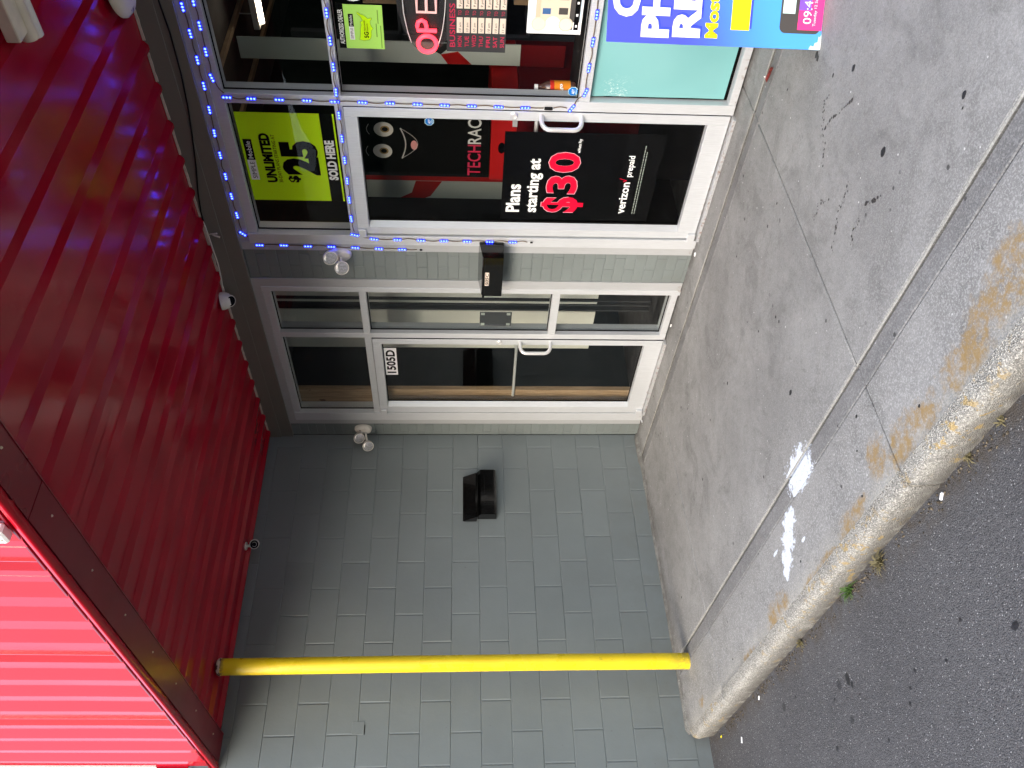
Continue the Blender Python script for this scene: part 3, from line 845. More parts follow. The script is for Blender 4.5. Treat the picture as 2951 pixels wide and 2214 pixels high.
# neon sign: dark acrylic, glowing letters
ng = Vector((3.60, .09, 1.65))
NS = thing('open_neon_sign', ng, 'red glowing OPEN sign with a curved white tube in the shop window', 'neon sign')
k = N('smoked_acrylic'); k.set(Base_Color=(.05, .05, .055), Roughness=.3, Alpha=.36); M['acrylic'] = k.m
NY = .085
ellipse(3.70, 1.655, .325, .150, NY + .02, 40, ng, .004).make('backing', 'acrylic', NS)
def ring(cx2, cz2, rx, rz, n=28, a0=0, a1=2 * PI): return [(cx2 + rx * math.cos(a0 + (a1 - a0) * i / n), NY, cz2 + rz * math.sin(a0 + (a1 - a0) * i / n)) for i in range(n + 1)]
MB(ng).tube(ring(3.436, 1.655, .044, .046), .0105, 8, False).make('letter_tube', 'neon', NS, True)
MB(ng).tube([(3.508, NY, 1.606), (3.508, NY, 1.702), (3.530, NY, 1.703), (3.552, NY, 1.697), (3.562, NY, 1.680), (3.552, NY, 1.662), (3.530, NY, 1.657), (3.512, NY, 1.657)], .0100, 8).make('letter_tube', 'neon', NS, True)
MB(ng).tube([(3.680, NY, 1.702), (3.604, NY, 1.702), (3.604, NY, 1.608), (3.680, NY, 1.608)], .0072, 8).make('letter_tube', 'neonoff', NS, True)
MB(ng).tube([(3.604, NY, 1.655), (3.668, NY, 1.655)], .0072, 8).make('letter_tube', 'neonoff', NS, True)
MB(ng).tube([(3.72, NY, 1.608), (3.72, NY, 1.702), (3.78, NY, 1.608), (3.78, NY, 1.702)], .0085, 8).make('letter_tube', 'neonoff', NS, True)
MB(ng).tube([(3.37 + .34 * (1 - math.cos(t)) , NY, 1.655 - .095 * math.sin(t)) for t in [.5 + i * .12 for i in range(12)]], .0022, 6).make('curved_tube', 'paper', NS, True)
MB(ng).tube([(3.44, NY, 1.735), (3.50, NY, 1.752), (3.60, NY, 1.768), (3.72, NY, 1.772)], .0022, 6).make('curved_tube', 'paper', NS, True)
# business hours board
ho = Vector((3.6, .075, 1.40))
HB = thing('hours_board', ho, 'dark board listing business hours under the OPEN sign', 'sign')
HY = .066
box('board', 'board', (3.410, HY, 1.258), (3.98, HY + .004, 1.556), HB, ho, .001)
hy = HY - .0008
text('BUSINESS HOURS', 'lettering', 'boardred', Vector((3.436, hy, 1.514)) - ho, .027, .430, HB, bold=.01)
days = ['MON', 'TUE', 'WED', 'THU', 'FRI', 'SAT', 'SUN']
for i, d in enumerate(days):
    z = 1.4805 - .0358 * i
    text(d, 'lettering', 'boardred', Vector((3.438, hy, z)) - ho, .0205, .058 if d != 'WED' else .064, HB, bold=.008)
    box('time_slot', 'slot', (3.513, hy, z - .004), (3.594, hy + .0007, z + .025), HB, ho)
    text('11 am' if i == 6 else '10 am', 'lettering', 'ink', Vector((3.520, hy - .0004, z + .003)) - ho, .012, .048, HB, slant=.2)
    text('TO', 'lettering', 'boardred', Vector((3.606, hy, z + .002)) - ho, .016, .024, HB)
    box('time_slot', 'slot', (3.640, hy, z - .004), (3.722, hy + .0007, z + .025), HB, ho)
    text('7 pm' if i == 6 else '9 pm', 'lettering', 'ink', Vector((3.650, hy - .0004, z + .003)) - ho, .012, .042, HB, slant=.2)
# picture of a house
po = Vector((3.66, SY, 1.02))
HP = thing('house_picture', po, 'photo poster of a cream house with blue windows standing in the shop window', 'poster')
def hq(n_, mt, a, b, c, d, lv=1): return box(n_, mt, (a, K - .0006 * lv, b), (c, K - .0006 * lv + .0006, d), HP, po)
hq('poster_sheet', 'paper', 3.535, .886, 3.86, 1.158, 0); hq('sky_print', 'housesky', 3.541, .893, 3.854, 1.152)
hq('house_print', 'house', 3.600, .945, 3.854, 1.095, 2); hq('roof_print', 'tan', 3.615, 1.095, 3.78, 1.118, 2); hq('lower_print', 'phonegrey', 3.560, .899, 3.854, .950, 3)
for x in (3.638, 3.712, 3.79): hq('window_print', 'windowblue', x, 1.045, x + .030, 1.085, 3); hq('window_print', 'phonegrey', x, .960, x + .034, 1.005, 3)
hq('path_print', 'paper', 3.545, .898, 3.60, .93, 4)
hq('button_bar', 'ink', 3.560, .902, 3.854, .925, 5)
for x in (3.575, 3.632, 3.694): box('button_icon', 'paper', (x, K - .0042, .908), (x + .012, K - .0036, .918), HP, po)
for (x, z, c) in ((3.587, 1.10, 'house'), (3.592, 1.03, 'paper'), (3.588, .965, 'tan')):
    ellipse(x, z, .036, .036, K - .0034 + .0003 * (z > 1), 26, po).make('callout_circle', c, HP)
    ellipse(x, z, .031, .031, K - .0042, 26, po).make('callout_picture', 'slot' if c != 'paper' else 'housesky', HP)
# security company stickers
def octagon(x, z, r, label, ysh=K):
    o = Vector((x, ysh, z)); t = thing('alarm_sticker', o, label, 'sticker', 'blue alarm stickers')
    for nme, mt, rr, l in (('sticker_rim', 'mint', r, 0), ('sticker_disc', 'octagon', r * .90, 1)):
        MB(o).poly([(x + rr * math.cos(PI / 8 + i * PI / 4), ysh - .0006 * l, z + rr * math.sin(PI / 8 + i * PI / 4)) for i in range(8)], (0, .0006, 0)).make(nme, mt, t)
    text('ADT', 'lettering', 'paper', Vector((x - r * .5, ysh - .0014, z - r * .22)) - o, r * .48, r * 1.05, t, bold=.03, slant=.15)
    for q in (-.52, -.66): box('fine_print', 'mint', (x - r * .5, ysh - .0012, z + r * q), (x + r * .5, ysh - .0007, z + r * (q + .06)), t, o)
octagon(3.004, 1.655, .0270, 'blue octagonal alarm sticker on the phone shop door glass')
octagon(3.212, .885, .0290, 'blue octagonal alarm sticker in the window corner by the bottle')
# bottle of tea on the ledge
bt = Vector((3.16, .155, .857))
BT = thing('tea_bottle', bt, 'plastic tea bottle with white cap and orange label on the window ledge', 'bottle')
k = N('bottle_plastic'); k.set(Base_Color=(.09, .045, .035), Roughness=.12, Coat_Weight=.5); M['pet'] = k.m
MB(bt).lathe(bt, (0, 0, 1), [(.034, .0), (.038, .012), (.037, .03), (.038, .13), (.036, .150), (.024, .180), (.014, .196), (.0135, .206)], 24).make('bottle_body', 'pet', BT, 'all')
MB(bt).lathe(bt, (0, 0, 1), [(.0385, .032), (.0388, .034), (.0388, .118), (.0385, .120)], 28).make('orange_label', 'orange', BT, True)
MB(bt).lathe(bt, (0, 0, 1), [(.0386, .1205), (.0389, .122), (.0389, .140), (.0386, .142)], 28).make('red_label', 'labelred', BT, True)
MB(bt).lathe(bt, (0, 0, 1), [(.0150, .2065), (.0165, .208), (.0165, .224), (.015, .226)], 18).make('bottle_cap', 'paper', BT, True)
text('go', 'lettering', 'paper', (.010, -.0395, .078), .018, .036, BT, right=(.9, .2, 0), bold=.03, slant=.3, thick=.0008)
box('barcode', 'paper', (bt.x - .035, bt.y - .0395 + .018, bt.z + .046), (bt.x - .022, bt.y - .030, bt.z + .072), BT, bt)
box('window_ledge', 'dark', (3.18, .101, .80), (4.5, .42, .8565), tag(bpy.data.objects.new('ledge', None), 'dark ledge inside the shop window under the bottle', 'ledge')) if False else None
lg = thing('window_ledge', (3.8, .25, .83), 'dark ledge inside the shop window carrying the bottle', 'ledge')
box('ledge_board', 'dark', (3.03, .101, .80), (4.5, .42, .8565), lg, (3.8, .25, .83))
# black price poster in the door
vo = Vector((2.65, SY, .78))
VP = thing('price_poster', vo, 'black poster reading Plans starting at $30 low on the phone shop door', 'poster')
X0, X1 = 2.312, 2.952
m = MB(vo); m.poly([(2.312, K, .325), (2.952, K, .325), (2.952, K, 1.236), (2.312, K, 1.236)], (0, .001, 0)); m.make('poster_sheet', 'inkblack', VP)
vy = K - .0006
text('Plans', 'lettering', 'paper', Vector((2.374, vy, 1.128)) - vo, .078, .212, VP, bold=.03)
text('starting at', 'lettering', 'paper', Vector((2.374, vy, 1.024)) - vo, .068, .398, VP, bold=.03)
for ch, x, wd in (('$', 2.378, .118), ('3', 2.522, .132), ('0', 2.680, .140)):
    zc, hh = (.782, .205) if ch == '$' else (.800, .168)
    text(ch, 'lettering_outline', 'pinkline', Vector((x - .004, vy, zc - .002)) - vo, hh + .004, wd + .007, VP, bold=.036)
    text(ch, 'lettering', 'redprint', Vector((x, vy - .0006, zc)) - vo, hh, wd, VP, bold=.030)
text('w/Auto Pay', 'lettering', 'paper', Vector((2.818, vy, .800)) - vo, .017, .095, VP, bold=.02)
text('verizon', 'lettering', 'paper', Vector((2.374, vy, .478)) - vo, .050, .240, VP, bold=.02)
MB(vo).tube([(2.619, vy - .001, .520), (2.627, vy - .001, .500), (2.642, vy - .001, .543)], .0022, 5).make('check_mark', 'redprint', VP)
text('prepaid', 'lettering', 'paper', Vector((2.655, vy, .478)) - vo, .036, .150, VP, bold=.015)
for i, z in enumerate((.425, .411)):
    m = MB(vo); x = 2.374
    while x < 2.86 - i * .03:
        L = random.uniform(.006, .024); m.box((x, vy - .0002, z), (x + L, vy, z + .0045)); x += L + .004
    tag(m.make('fine_print', 'wall_white', VP), kind='stuff')

# ================================================================== THINGS INSIDE THE PHONE SHOP
kx = Vector((2.7, .5, 0))
KI = thing('red_kiosk', kx, 'red and black TECH RACK kiosk with a painted smiling face behind the door glass', 'kiosk')
box('cabinet_top', 'wall_red', (2.40, .31, 1.151), (3.02, .9, 1.305), KI, kx, .004)
box('cabinet', 'dark_red', (2.40, .315, .42), (3.02, .9, 1.150), KI, kx, .004)
box('plinth', 'inkblack', (2.41, .33, .0), (3.0, .9, .419), KI, kx)
box('display_board', 'ink', (2.422, .30, 1.306), (2.98, .34, 2.08), KI, kx, .003)
fy_ = .2985
for x, z in ((2.762, 1.935), (2.608, 1.950)):
    ellipse(x, z, .050, .057, fy_, 28, kx).make('painted_eye', 'eye', KI)
    ellipse(x + .002, z - .008, .023, .027, fy_ - .0008, 22, kx).make('painted_iris', 'iris', KI)
    ellipse(x + .002, z - .008, .015, .018, fy_ - .0016, 18, kx).make('painted_pupil', 'inkblack', KI)
    MB(kx).tube([(x - .035 + .07 * i / 8, fy_ - .001, z + .085 + .014 * math.sin(PI * i / 8)) for i in range(9)], .0012, 5).make('painted_brow', 'eye', KI)
smile = [(2.560 + .213 * i / 16, fy_ - .001, 1.836 - .026 * math.sin(PI * i / 16)) for i in range(17)]
low = [(2.560 + .213 * i / 16, fy_ - .001, 1.836 - .098 * math.sin(PI * i / 16)) for i in range(17)]
MB(kx).tube(smile, .0038, 5).make('painted_lip', 'eye', KI); MB(kx).tube(low, .0013, 5).make('painted_mouth_line', 'eye', KI)
ellipse(2.655, 1.760, .033, .020, fy_ - .0008, 18, kx).make('painted_tongue', 'tonguep', KI)
text('TECH', 'lettering', 'techred', Vector((2.440, fy_, 1.362)) - kx, .078, .228, KI, bold=.01)
text('RACK', 'lettering', 'techwhite', Vector((2.674, fy_, 1.362)) - kx, .078, .232, KI, bold=.01)
ellipse(2.64, 1.235, .040, .022, .3085, 24, kx).make('dark_opening', 'inkblack', KI)
box('grey_bar', 'trim', (2.80, .300, 1.15), (2.98, .309, 1.178), KI, kx)
wg = Vector((2.06, .6, 0))
WG = thing('wall_graphic', wg, 'white panel with a red arrow shape left of the kiosk behind the door glass', 'wall panel')
box('white_board', 'wall_white', (1.964, .601, 1.20), (2.144, .615, 2.14), WG, wg)
MB(wg).poly([(2.1435, .5995, 1.78), (2.045, .5995, 1.81), (1.966, .5995, 1.95), (1.966, .5995, 1.80), (2.017, .5995, 1.685), (2.1435, .5995, 1.605)], (0, .001, 0)).make('red_arrow', 'wall_red', WG)
box('red_border', 'wall_red', (2.146, .601, 1.20), (2.190, .615, 2.14), WG, wg)
wh = Vector((3.1, .55, 0))
WH = thing('wall_graphic', wh, 'grey-white panel with a dark red hand shape seen left in the hours window', 'wall panel')
box('white_board', 'wall_white', (3.04, .55, 1.14), (3.17, .56, 2.74), WH, wh)
box('red_board', 'dark_red', (3.035, .552, .88), (3.17, .562, 1.139), WH, wh)
MB(wh).poly([(3.168, .5485, 1.52), (3.10, .5485, 1.60), (3.135, .5485, 1.66), (3.155, .5485, 1.60), (3.168, .5485, 1.62)], (0, .001, 0)).make('hand_shape', 'dark', WH)
MB(wh).poly([(3.041, .5485, 1.42), (3.12, .5485, 1.50), (3.10, .5485, 1.60), (3.041, .5485, 1.56)], (0, .001, 0)).make('red_sleeve', 'wall_red', WH)
sh = Vector((3.6, 1.2, 0))
SHF = thing('display_shelf', sh, 'dark metal shelf with stock deep inside the phone shop', 'shelf')
for x in (3.0, 3.36, 3.95): box('upright', 'board', (x, .86, 0), (x + .035, .90, 2.5), SHF, sh)
for z in (.60, 1.05, 1.50, 1.84): box('shelf_board', 'board', (2.95, .86, z), (4.3, 1.3, z + .02), SHF, sh)
for i, (x, z, wd, h, c) in enumerate(((3.20, 1.86, .16, .20, 'tall cardboard box on the top shelf left of the green dealer card'), (3.41, 1.86, .13, .15, 'square cardboard box on the top shelf behind the dealer card'), (3.22, 1.07, .11, .10, 'low cardboard box on the middle shelf behind the hours board'), (3.60, 1.07, .15, .13, 'wide cardboard box on the middle shelf behind the house picture'))):
    o = Vector((x, .95, z)); t = thing('cardboard_box', o, c, 'box', 'cardboard boxes on the shop shelf')
    box('carton', 'card', (x, .90, z), (x + wd, 1.12, z + h), t, o, .002); box('tape_strip', 'tan', (x + wd * .42, .899, z), (x + wd * .52, .8995, z + h), t, o)
tl = Vector((2.95, 1.0, 2.60))
TL = thing('ceiling_tube_light', tl, 'lit fluorescent tube on the shop ceiling seen through the top window', 'lamp')
box('lamp_body', 'white', (2.75, 1.35, 2.80), (3.42, 1.43, 2.84), TL, tl, .004)
MB(tl).tube([(2.78, 1.39, 2.785), (3.39, 1.39, 2.785)], .014, 10).make('lit_tube', 'tube', TL, True)
for x in (2.84, 3.3): MB(tl).tube([(x, 1.39, 2.84), (x, 1.39, 2.951)], .004, 5).make('hanger_rod', 'trim', TL)
for i in range(5): box('ceiling_batten', 'card', (2.35 + i * .48, .17, 2.925), (2.39 + i * .48, 4.1, 2.948), room)

# ================================================================== BLUE LAMP STRINGS
MOD = MB().box((-.026, -.004, -.0085), (.026, .0, .0085), .0035, 2).make('lamp_module', 'module'); mod_me = MOD.data; bpy.data.objects.remove(MOD)
LED = MB().lathe((0, 0, 0), (0, -1, 0), [(.0058, -.001), (.0058, .0015), (.0042, .0034), (.001, .0042)], 10).make('diode', 'led', None, 'all'); led_me = LED.data; bpy.data.objects.remove(LED)
def string(label, pts, skip, yv, tail=True):
    o = Vector((pts[0][0], yv, pts[0][1])); t = thing('lamp_string', o, label, 'light string', 'blue lamp strings on the shopfront')
    P = [Vector((x, yv, z)) for x, z in pts]
    n = len(P)
    for i, p in enumerate(P):
        if i in skip: continue
        a = P[max(i - 1, 0)]; b = P[min(i + 1, n - 1)]
        d = (b - p) if i < n - 1 and (i == 0 or (b - p).length < (p - a).length * 1.6) else (p - a)
        if i > 0 and i < n - 1:
            d1 = (p - a).normalized(); d2 = (b - p).normalized()
            d = d1 + d2 if d1.dot(d2) > .8 else (d2 if (b - p).length < (p - a).length * 1.3 else d1)
        d.normalize()
        ang = math.atan2(d.z, d.x) + random.uniform(-.03, .03)
        mo = link('lamp_module', mod_me, None, t, p - o); mo.rotation_euler = (0, -ang, 0)
        for s in (-.0165, 0, .0165):
            l = link('diode', led_me, None, mo, (s, -.004, 0))
    # sagging wires
    for a, b in zip(P, P[1:]):
        d = (b - a); L = d.length
        if L < .08: continue
        u = d.normalized(); s = a + u * .026; e = b - u * .026
        side = Vector((-u.z, 0, u.x)); amp = random.uniform(-.009, .009)
        for off in (.0, .0028):
            q = [s + (e - s) * (j / 6) + side * (amp * math.sin(PI * j / 6) + off) + Vector((0, -.002, 0)) for j in range(7)]
            MB(o).tube(q, .0013, 5).make('wire', 'wire', t)
    return t, o
R1 = [(3.79, 2.805), (3.646, 2.801), (3.512, 2.798), (3.371, 2.798), (3.226, 2.80), (3.084, 2.805), (2.939, 2.812), (2.794, 2.813), (2.648, 2.815), (2.505, 2.812), (2.361, 2.81), (2.214, 2.806),
      (2.139, 2.722), (2.14, 2.574), (2.135, 2.427), (2.134, 2.283), (2.129, 2.136), (2.123, 1.99), (2.119, 1.846), (2.118, 1.728)]
R1 = [(x - (.018 if z < 2.75 else 0), z) for x, z in R1]
t1, o1 = string('outer blue lamp string along the top trim, ending halfway down the left trim', R1, {19}, -.012)
R2 = [(3.80, 2.744), (3.674, 2.745), (3.552, 2.744), (3.415, 2.747), (3.272, 2.751), (3.160, 2.70), (3.156, 2.576), (3.154, 2.432), (3.153, 2.289), (3.151, 2.145), (3.150, 2.001), (3.149, 1.857), (3.147, 1.712), (3.145, 1.569),
      (3.144, 1.425), (3.143, 1.282), (3.142, 1.139), (3.142, 1.015), (3.146, .890), (3.242, .828), (3.386, .828), (3.529, .826), (3.672, .825), (3.81, .825)]
t2, o2 = string('inner blue lamp string running down the mullion beside the door and along the window rail', R2, {17}, -.009)
MB(o2).tube([(3.142, -.012, 1.035), (3.142, -.014, 1.03), (3.142, -.014, 1.0), (3.142, -.012, .995)], .0085, 8).make('wire_connector', 'gasket', t2, True)
R3 = [(3.79, 2.126), (3.646, 2.126), (3.503, 2.126), (3.361, 2.127), (3.217, 2.130), (3.078, 2.130), (2.93, 2.130), (2.787, 2.130), (2.643, 2.131), (2.503, 2.133), (2.358, 2.136), (2.228, 2.128), (2.196, 2.012),
      (2.194, 1.87), (2.191, 1.725), (2.190, 1.583), (2.189, 1.44), (2.188, 1.299), (2.187, 1.155), (2.188, 1.038)]
t3, o3_ = string('blue lamp string across the transom bar and down the hinge side of the door', R3, {19}, -.024)
for t_, o_, (x, z), yv in ((t1, o1, (2.100, 1.728), -.012), (t3, o3_, (2.188, 1.038), -.024)):
    MB(o_).box((x - .004, yv - .008, z - .008), (x + .004, yv, z + .008), .001).make('wire_end', 'gasket', t_)

# ================================================================== CABLES ON THE BEAM
kb = Vector((3.0, -.03, 2.93))
CB = thing('black_cable', kb, 'thin black cable sagging across the beam above the phone shop', 'cable')
MB(kb).tube([(3.95, -.031, 2.915), (3.80, -.031, 2.905), (3.669, -.031, 2.897), (3.523, -.031, 2.889), (3.303, -.031, 2.892), (3.116, -.031, 2.906), (2.934, -.031, 2.928), (2.74, -.031, 2.955), (2.532, -.032, 2.992), (2.401, -.034, 3.008), (2.30, -.034, 3.012)], .0042, 6).make('cable', 'cableblack', CB, True)
kw = Vector((2.0, -.04, 3.01))
CW = thing('white_cable', kw, 'white camera cable with two loose plugs hanging under the soffit edge', 'cable')
MB(kw).tube([(2.33, -.04, 3.012), (2.30, -.042, 3.008), (2.215, -.042, 3.005), (2.118, -.042, 3.004), (1.981, -.044, 3.000), (1.86, -.05, 3.006), (1.755, -.065, 3.015)], .0045, 6).make('cable', 'cablewhite', CW, True)
for (x, z) in ((2.245, 2.946), (2.215, 2.935)):
    MB(kw).tube([(2.225, -.042, 3.003), (2.236, -.046, 2.985), ((2.236 + x) / 2, -.050, 2.965), (x, -.052, z)], [.003, .003, .005, .0055], 6).make('loose_plug', 'cablewhite', CW, True)

# ================================================================== CAMERAS
tc = Vector((1.715, -.115, 3.03))
TC = thing('dome_camera', tc, 'white turret security camera with black face where soffit meets beam', 'security camera')
MB(tc).lathe(tc, (.0, .25, -1), [(.058, 0), (.058, .018), (.053, .040), (.046, .055), (.040, .062)], 28).make('camera_base', 'white', TC, True)
ax = Vector((.35, -.55, -.85)).normalized()
MB(tc).lathe(tc + Vector((0, .01, -.042)), ax, [(.020, -.035), (.034, -.020), (.040, .005), (.040, .026), (.038, .034), (.034, .036), (.033, .033)], 28).make('camera_ball', 'white', TC, 'all')
MB(tc).lathe(tc + Vector((0, .01, -.042)) + ax * .0335, ax, [(.033, 0), (.033, .001), (.030, .003), (.001, .004)], 24).make('camera_lens', 'darklens', TC, True)
bc = Vector((.145, -1.075, 3.03))
BC = thing('bullet_camera', bc, 'white bullet security camera under the soffit by the block wall', 'security camera')
MB(bc).lathe(bc, (0, 0, -1), [(.030, -.005), (.030, .004), (.027, .008)], 20).make('camera_base', 'white', BC, True)
MB(bc).tube([bc + Vector((0, 0, -.006)), bc + Vector((-.006, .006, -.036))], .0095, 10).make('camera_arm', 'white', BC, True)
ax = Vector((.80, -.50, -.18)).normalized(); b0 = bc + Vector((-.045, .045, -.050))
MB(bc).lathe(b0, ax, [(.016, 0), (.032, .008), (.034, .03), (.034, .075), (.034, .088), (.030, .088), (.030, .082), (.001, .082)], 24).make('camera_body', 'white', BC, True)
MB(bc).lathe(b0 + ax * .0822, ax, [(.0295, 0), (.0295, .001), (.001, .0012)], 24).make('camera_face', 'darklens', BC)
MB(bc).tube([b0 + ax * .0845 + (Vector((0, 0, 1)) * math.sin(t) + ax.cross(Vector((0, 0, 1))).normalized() * math.cos(t)) * .0165 for t in [i * PI / 10 for i in range(21)]], .0014, 5, False).make('lens_ring', 'white', BC)

# ================================================================== TWIN EMERGENCY LAMPS
def twin(c, label, heads, right=1):
    c = Vector(c); t = thing('twin_floodlight', c, label, 'floodlight', 'white twin floodlights on the brick strips')
    m = MB(c); n = 32; rings = []
    for (s, dy) in ((1, 0), (1, -.016), (.90, -.030), (.70, -.036)):
        rings.append([m.bm.verts.new((.052 * s * math.cos(2 * PI * i / n), dy, .070 * s * math.sin(2 * PI * i / n))) for i in range(n)])
    for a, b in zip(rings, rings[1:]):
        for i in range(n): m.bm.faces.new((a[i], a[(i + 1) % n], b[(i + 1) % n], b[i]))
    m.bm.faces.new(rings[-1]); m.bm.faces.new(rings[0][::-1])
    m.make('back_plate', 'white', t, True)
    box('slot_mark', 'gasket', (.012, -.0375, .018), (.018, -.0365, .032), t)
    for (dx, dy, dz, ax) in heads:
        ax = Vector(ax).normalized(); p = Vector((dx, dy, dz))
        MB().tube([(dx * .35, -.032, dz * .35), (dx * .55, -.052, dz * .5), p - ax * .030], [.010, .007, .009], 10).make('lamp_arm', 'white', t, True)
        h = MB().lathe(p, ax, [(.012, -.038), (.030, -.030), (.041, -.012), (.045, .006), (.045, .014), (.041, .015), (.040, .011)], 28).make('lamp_head', 'white', t, True)
        l = MB().lathe(p, ax, [(.040, .0105), (.040, .0115), (.030, .0165), (.015, .019), (.001, .020)], 28).make('lamp_lens', 'lens', h, True)
twin((2.052, -.001, 2.235), 'white twin-head floodlight on the brick pier above the black mailbox', [(.045, -.090, .052, (.35, -1, -.40)), (-.030, -.10, -.012, (.45, -1, -.35))])
twin((.098, -.001, 2.262), 'white twin-head floodlight in the wall corner left of door 1505D', [(-.012, -.090, .030, (.5, -1, -.35)), (-.028, -.155, -.045, (.5, -1, -.30))])

# ================================================================== MAILBOXES
def mailbox(o, label, W_, rz, plate=None, depth=.11, lidz=.0):
    """local frame: x along the wall, -y out of the wall"""
    t = thing('mailbox', o, label, 'mailbox', None, rz)
    h = W_ / 2
    MB().box((-h, -.012, .0), (h, -.0005, .262), .004).make('back_plate', 'black', t)
    m = MB(); m.poly([(-h, -.012, .002), (-h, -depth + .012, .002), (-h, -depth, .014), (-h, -depth, .132), (-h, -.012, .148)], (W_, 0, 0))
    bmesh.ops.bevel(m.bm, geom=list(m.bm.edges), offset=.003, segments=2, affect='EDGES'); m.make('box_body', 'black', t)
    m = MB(); m.poly([(-h - .006, -.0125, .258), (-h - .006, -.030, .262), (-h - .006, -depth - .010, .150), (-h - .006, -depth - .010, .136), (-h - .006, -depth - .004, .138), (-h - .006, -.0125, .150)], (W_ + .012, 0, 0))
    bmesh.ops.bevel(m.bm, geom=list(m.bm.edges), offset=.002, segments=2, affect='EDGES'); m.make('lid', 'black', t)
    MB().box((-h + .03, -depth - .003, .03), (h - .06, -depth + .002, .110), .0015).make('front_panel', 'black', t)
    if plate:
        box('number_plate', 'slot', (-.10, -depth - .0045, .088), (.02, -depth - .0033, .114), t)
        text(plate, 'digits', 'ink', (-.096, -depth - .0052, .091), .019, .112, t, bold=.02)
    return t
# open-fronted letter holder on the block wall: lid above, tray below
wm = thing('wall_mailbox', (0, -.60, 1.19), 'glossy black metal mailbox on the block side wall', 'mailbox')
WMO = Vector((0, -.60, 1.19))
def wp(pts, name, t=.385, y0=-.800): 
    m = MB(WMO); m.poly([(x, y0, z) for x, z in pts], (0, t, 0)); bmesh.ops.bevel(m.bm, geom=list(m.bm.edges), offset=.003, segments=2, affect='EDGES'); return m.make(name, 'black', wm)
wp([(.0005, 1.445), (.012, 1.452), (.075, 1.352), (.075, 1.340), (.066, 1.338), (.0005, 1.345)], 'lid', .395, -.812)
wp([(.0005, 1.338), (.055, 1.333), (.085, 1.312), (.085, 1.205), (.075, 1.192), (.0005, 1.190)], 'box_body', .400, -.792)
MB(WMO).box((.083, -.70, 1.215), (.089, -.45, 1.285), .002).make('front_panel', 'black', wm)
MB(WMO).tube([(.079, -.812, 1.336), (.079, -.417, 1.336)], .005, 8).make('lid_edge', 'black', wm, True)
# big black box on the pier with its number plate
mc = thing('pier_mailbox', (2.0, -.001, 1.22), 'deep black mailbox on the brick pier with 505C on its front', 'mailbox')
MCO = Vector((2.0, -.001, 1.22))
m = MB(MCO); m.poly([(1.835, -.001, 1.366), (1.835, -.148, 1.344), (1.835, -.160, 1.336), (1.835, -.160, 1.214), (1.835, -.001, 1.208)], (.345, 0, 0))
bmesh.ops.bevel(m.bm, geom=list(m.bm.edges), offset=.004, segments=2, affect='EDGES'); m.make('box_body', 'black', mc)
MB(MCO).box((1.831, -.167, 1.326), (2.184, -.1605, 1.340), .002).make('lid_edge', 'black', mc)
box('number_plate', 'slot', (1.937, -.1625, 1.300), (2.053, -.1612, 1.326), mc, MCO)
text('505C', 'digits', 'ink', Vector((1.942, -.1632, 1.3035)) - MCO, .019, .106, mc, bold=.02, slant=.15)

# ================================================================== YELLOW POLE
yo = Vector((.325, -2.03, -.05))
YP = thing('yellow_pole', yo, 'bright yellow painted steel pole from the sidewalk to the canopy', 'pole')
MB(yo).tube([(.325, -2.03, -.05), (.352, -2.03, .9), (.364, -2.03, 1.9), (.368, -2.03, 3.005)], [.0525, .0525, .0525, .0525], 32).make('pole_tube', 'yellow', YP, True)
MB(yo).lathe((.325, -2.03, -.052), (0, 0, 1), [(.064, 0), (.060, .006), (.053, .009)], 28).make('foot_ring', 'band', YP, True)
MB(yo).lathe((.368, -2.03, 2.99), (0, 0, 1), [(.0535, 0), (.055, .012), (.050, .022), (.03, .028)], 28).make('top_collar', 'peel', YP, True)

# ================================================================== TUBE LIGHT UNDER THE SOFFIT, OLD LAMP, SIGN LETTER
fl = Vector((4.5, -1.12, 3.0))
FL = thing('strip_light', fl, 'unlit cream strip light fixture under the red soffit', 'light fixture')
MB(fl).box((4.165, -1.225, 2.955), (5.2, -1.150, 3.004), .006, 2).make('housing', 'cream', FL)
MB(fl).tube([(4.125, -1.120, 2.975), (5.2, -1.120, 2.975)], .030, 16).make('tube_cover', 'cream', FL, True)
MB(fl).tube([(4.100, -1.060, 2.982), (5.2, -1.060, 2.982)], .026, 16).make('tube_cover', 'white', FL, True)
pl = Vector((3.80, -.19, 2.99))
PL = thing('old_lamp_base', pl, 'rusty lamp base with peeling cream paint at the soffit edge', 'lamp base')
MB(pl).lathe((3.83, -.19, 3.004), (.12, .0, -1), [(.132, 0), (.132, .012), (.118, .030), (.085, .042), (.04, .046)], 36).make('base_dish', 'peel', PL, True)
sg = Vector((3.13, -2.47, 3.09))
SG = thing('sign_letter', sg, 'corner of a white sign letter on the red canopy face', 'sign')
MB(sg).box((3.045, -2.505, 3.044), (3.125, -2.460, 3.35), .008).make('letter_body', 'paper', SG)
MB(sg).box((3.085, -2.5085, 3.075), (3.122, -2.5055, 3.12), .001).make('blue_edge', 'signblue', SG)
MB(sg).lathe((3.075, -2.5055, 3.062), (0, -1, 0), [(.006, 0), (.006, .003), (.001, .004)], 10).make('screw', 'peel', SG)

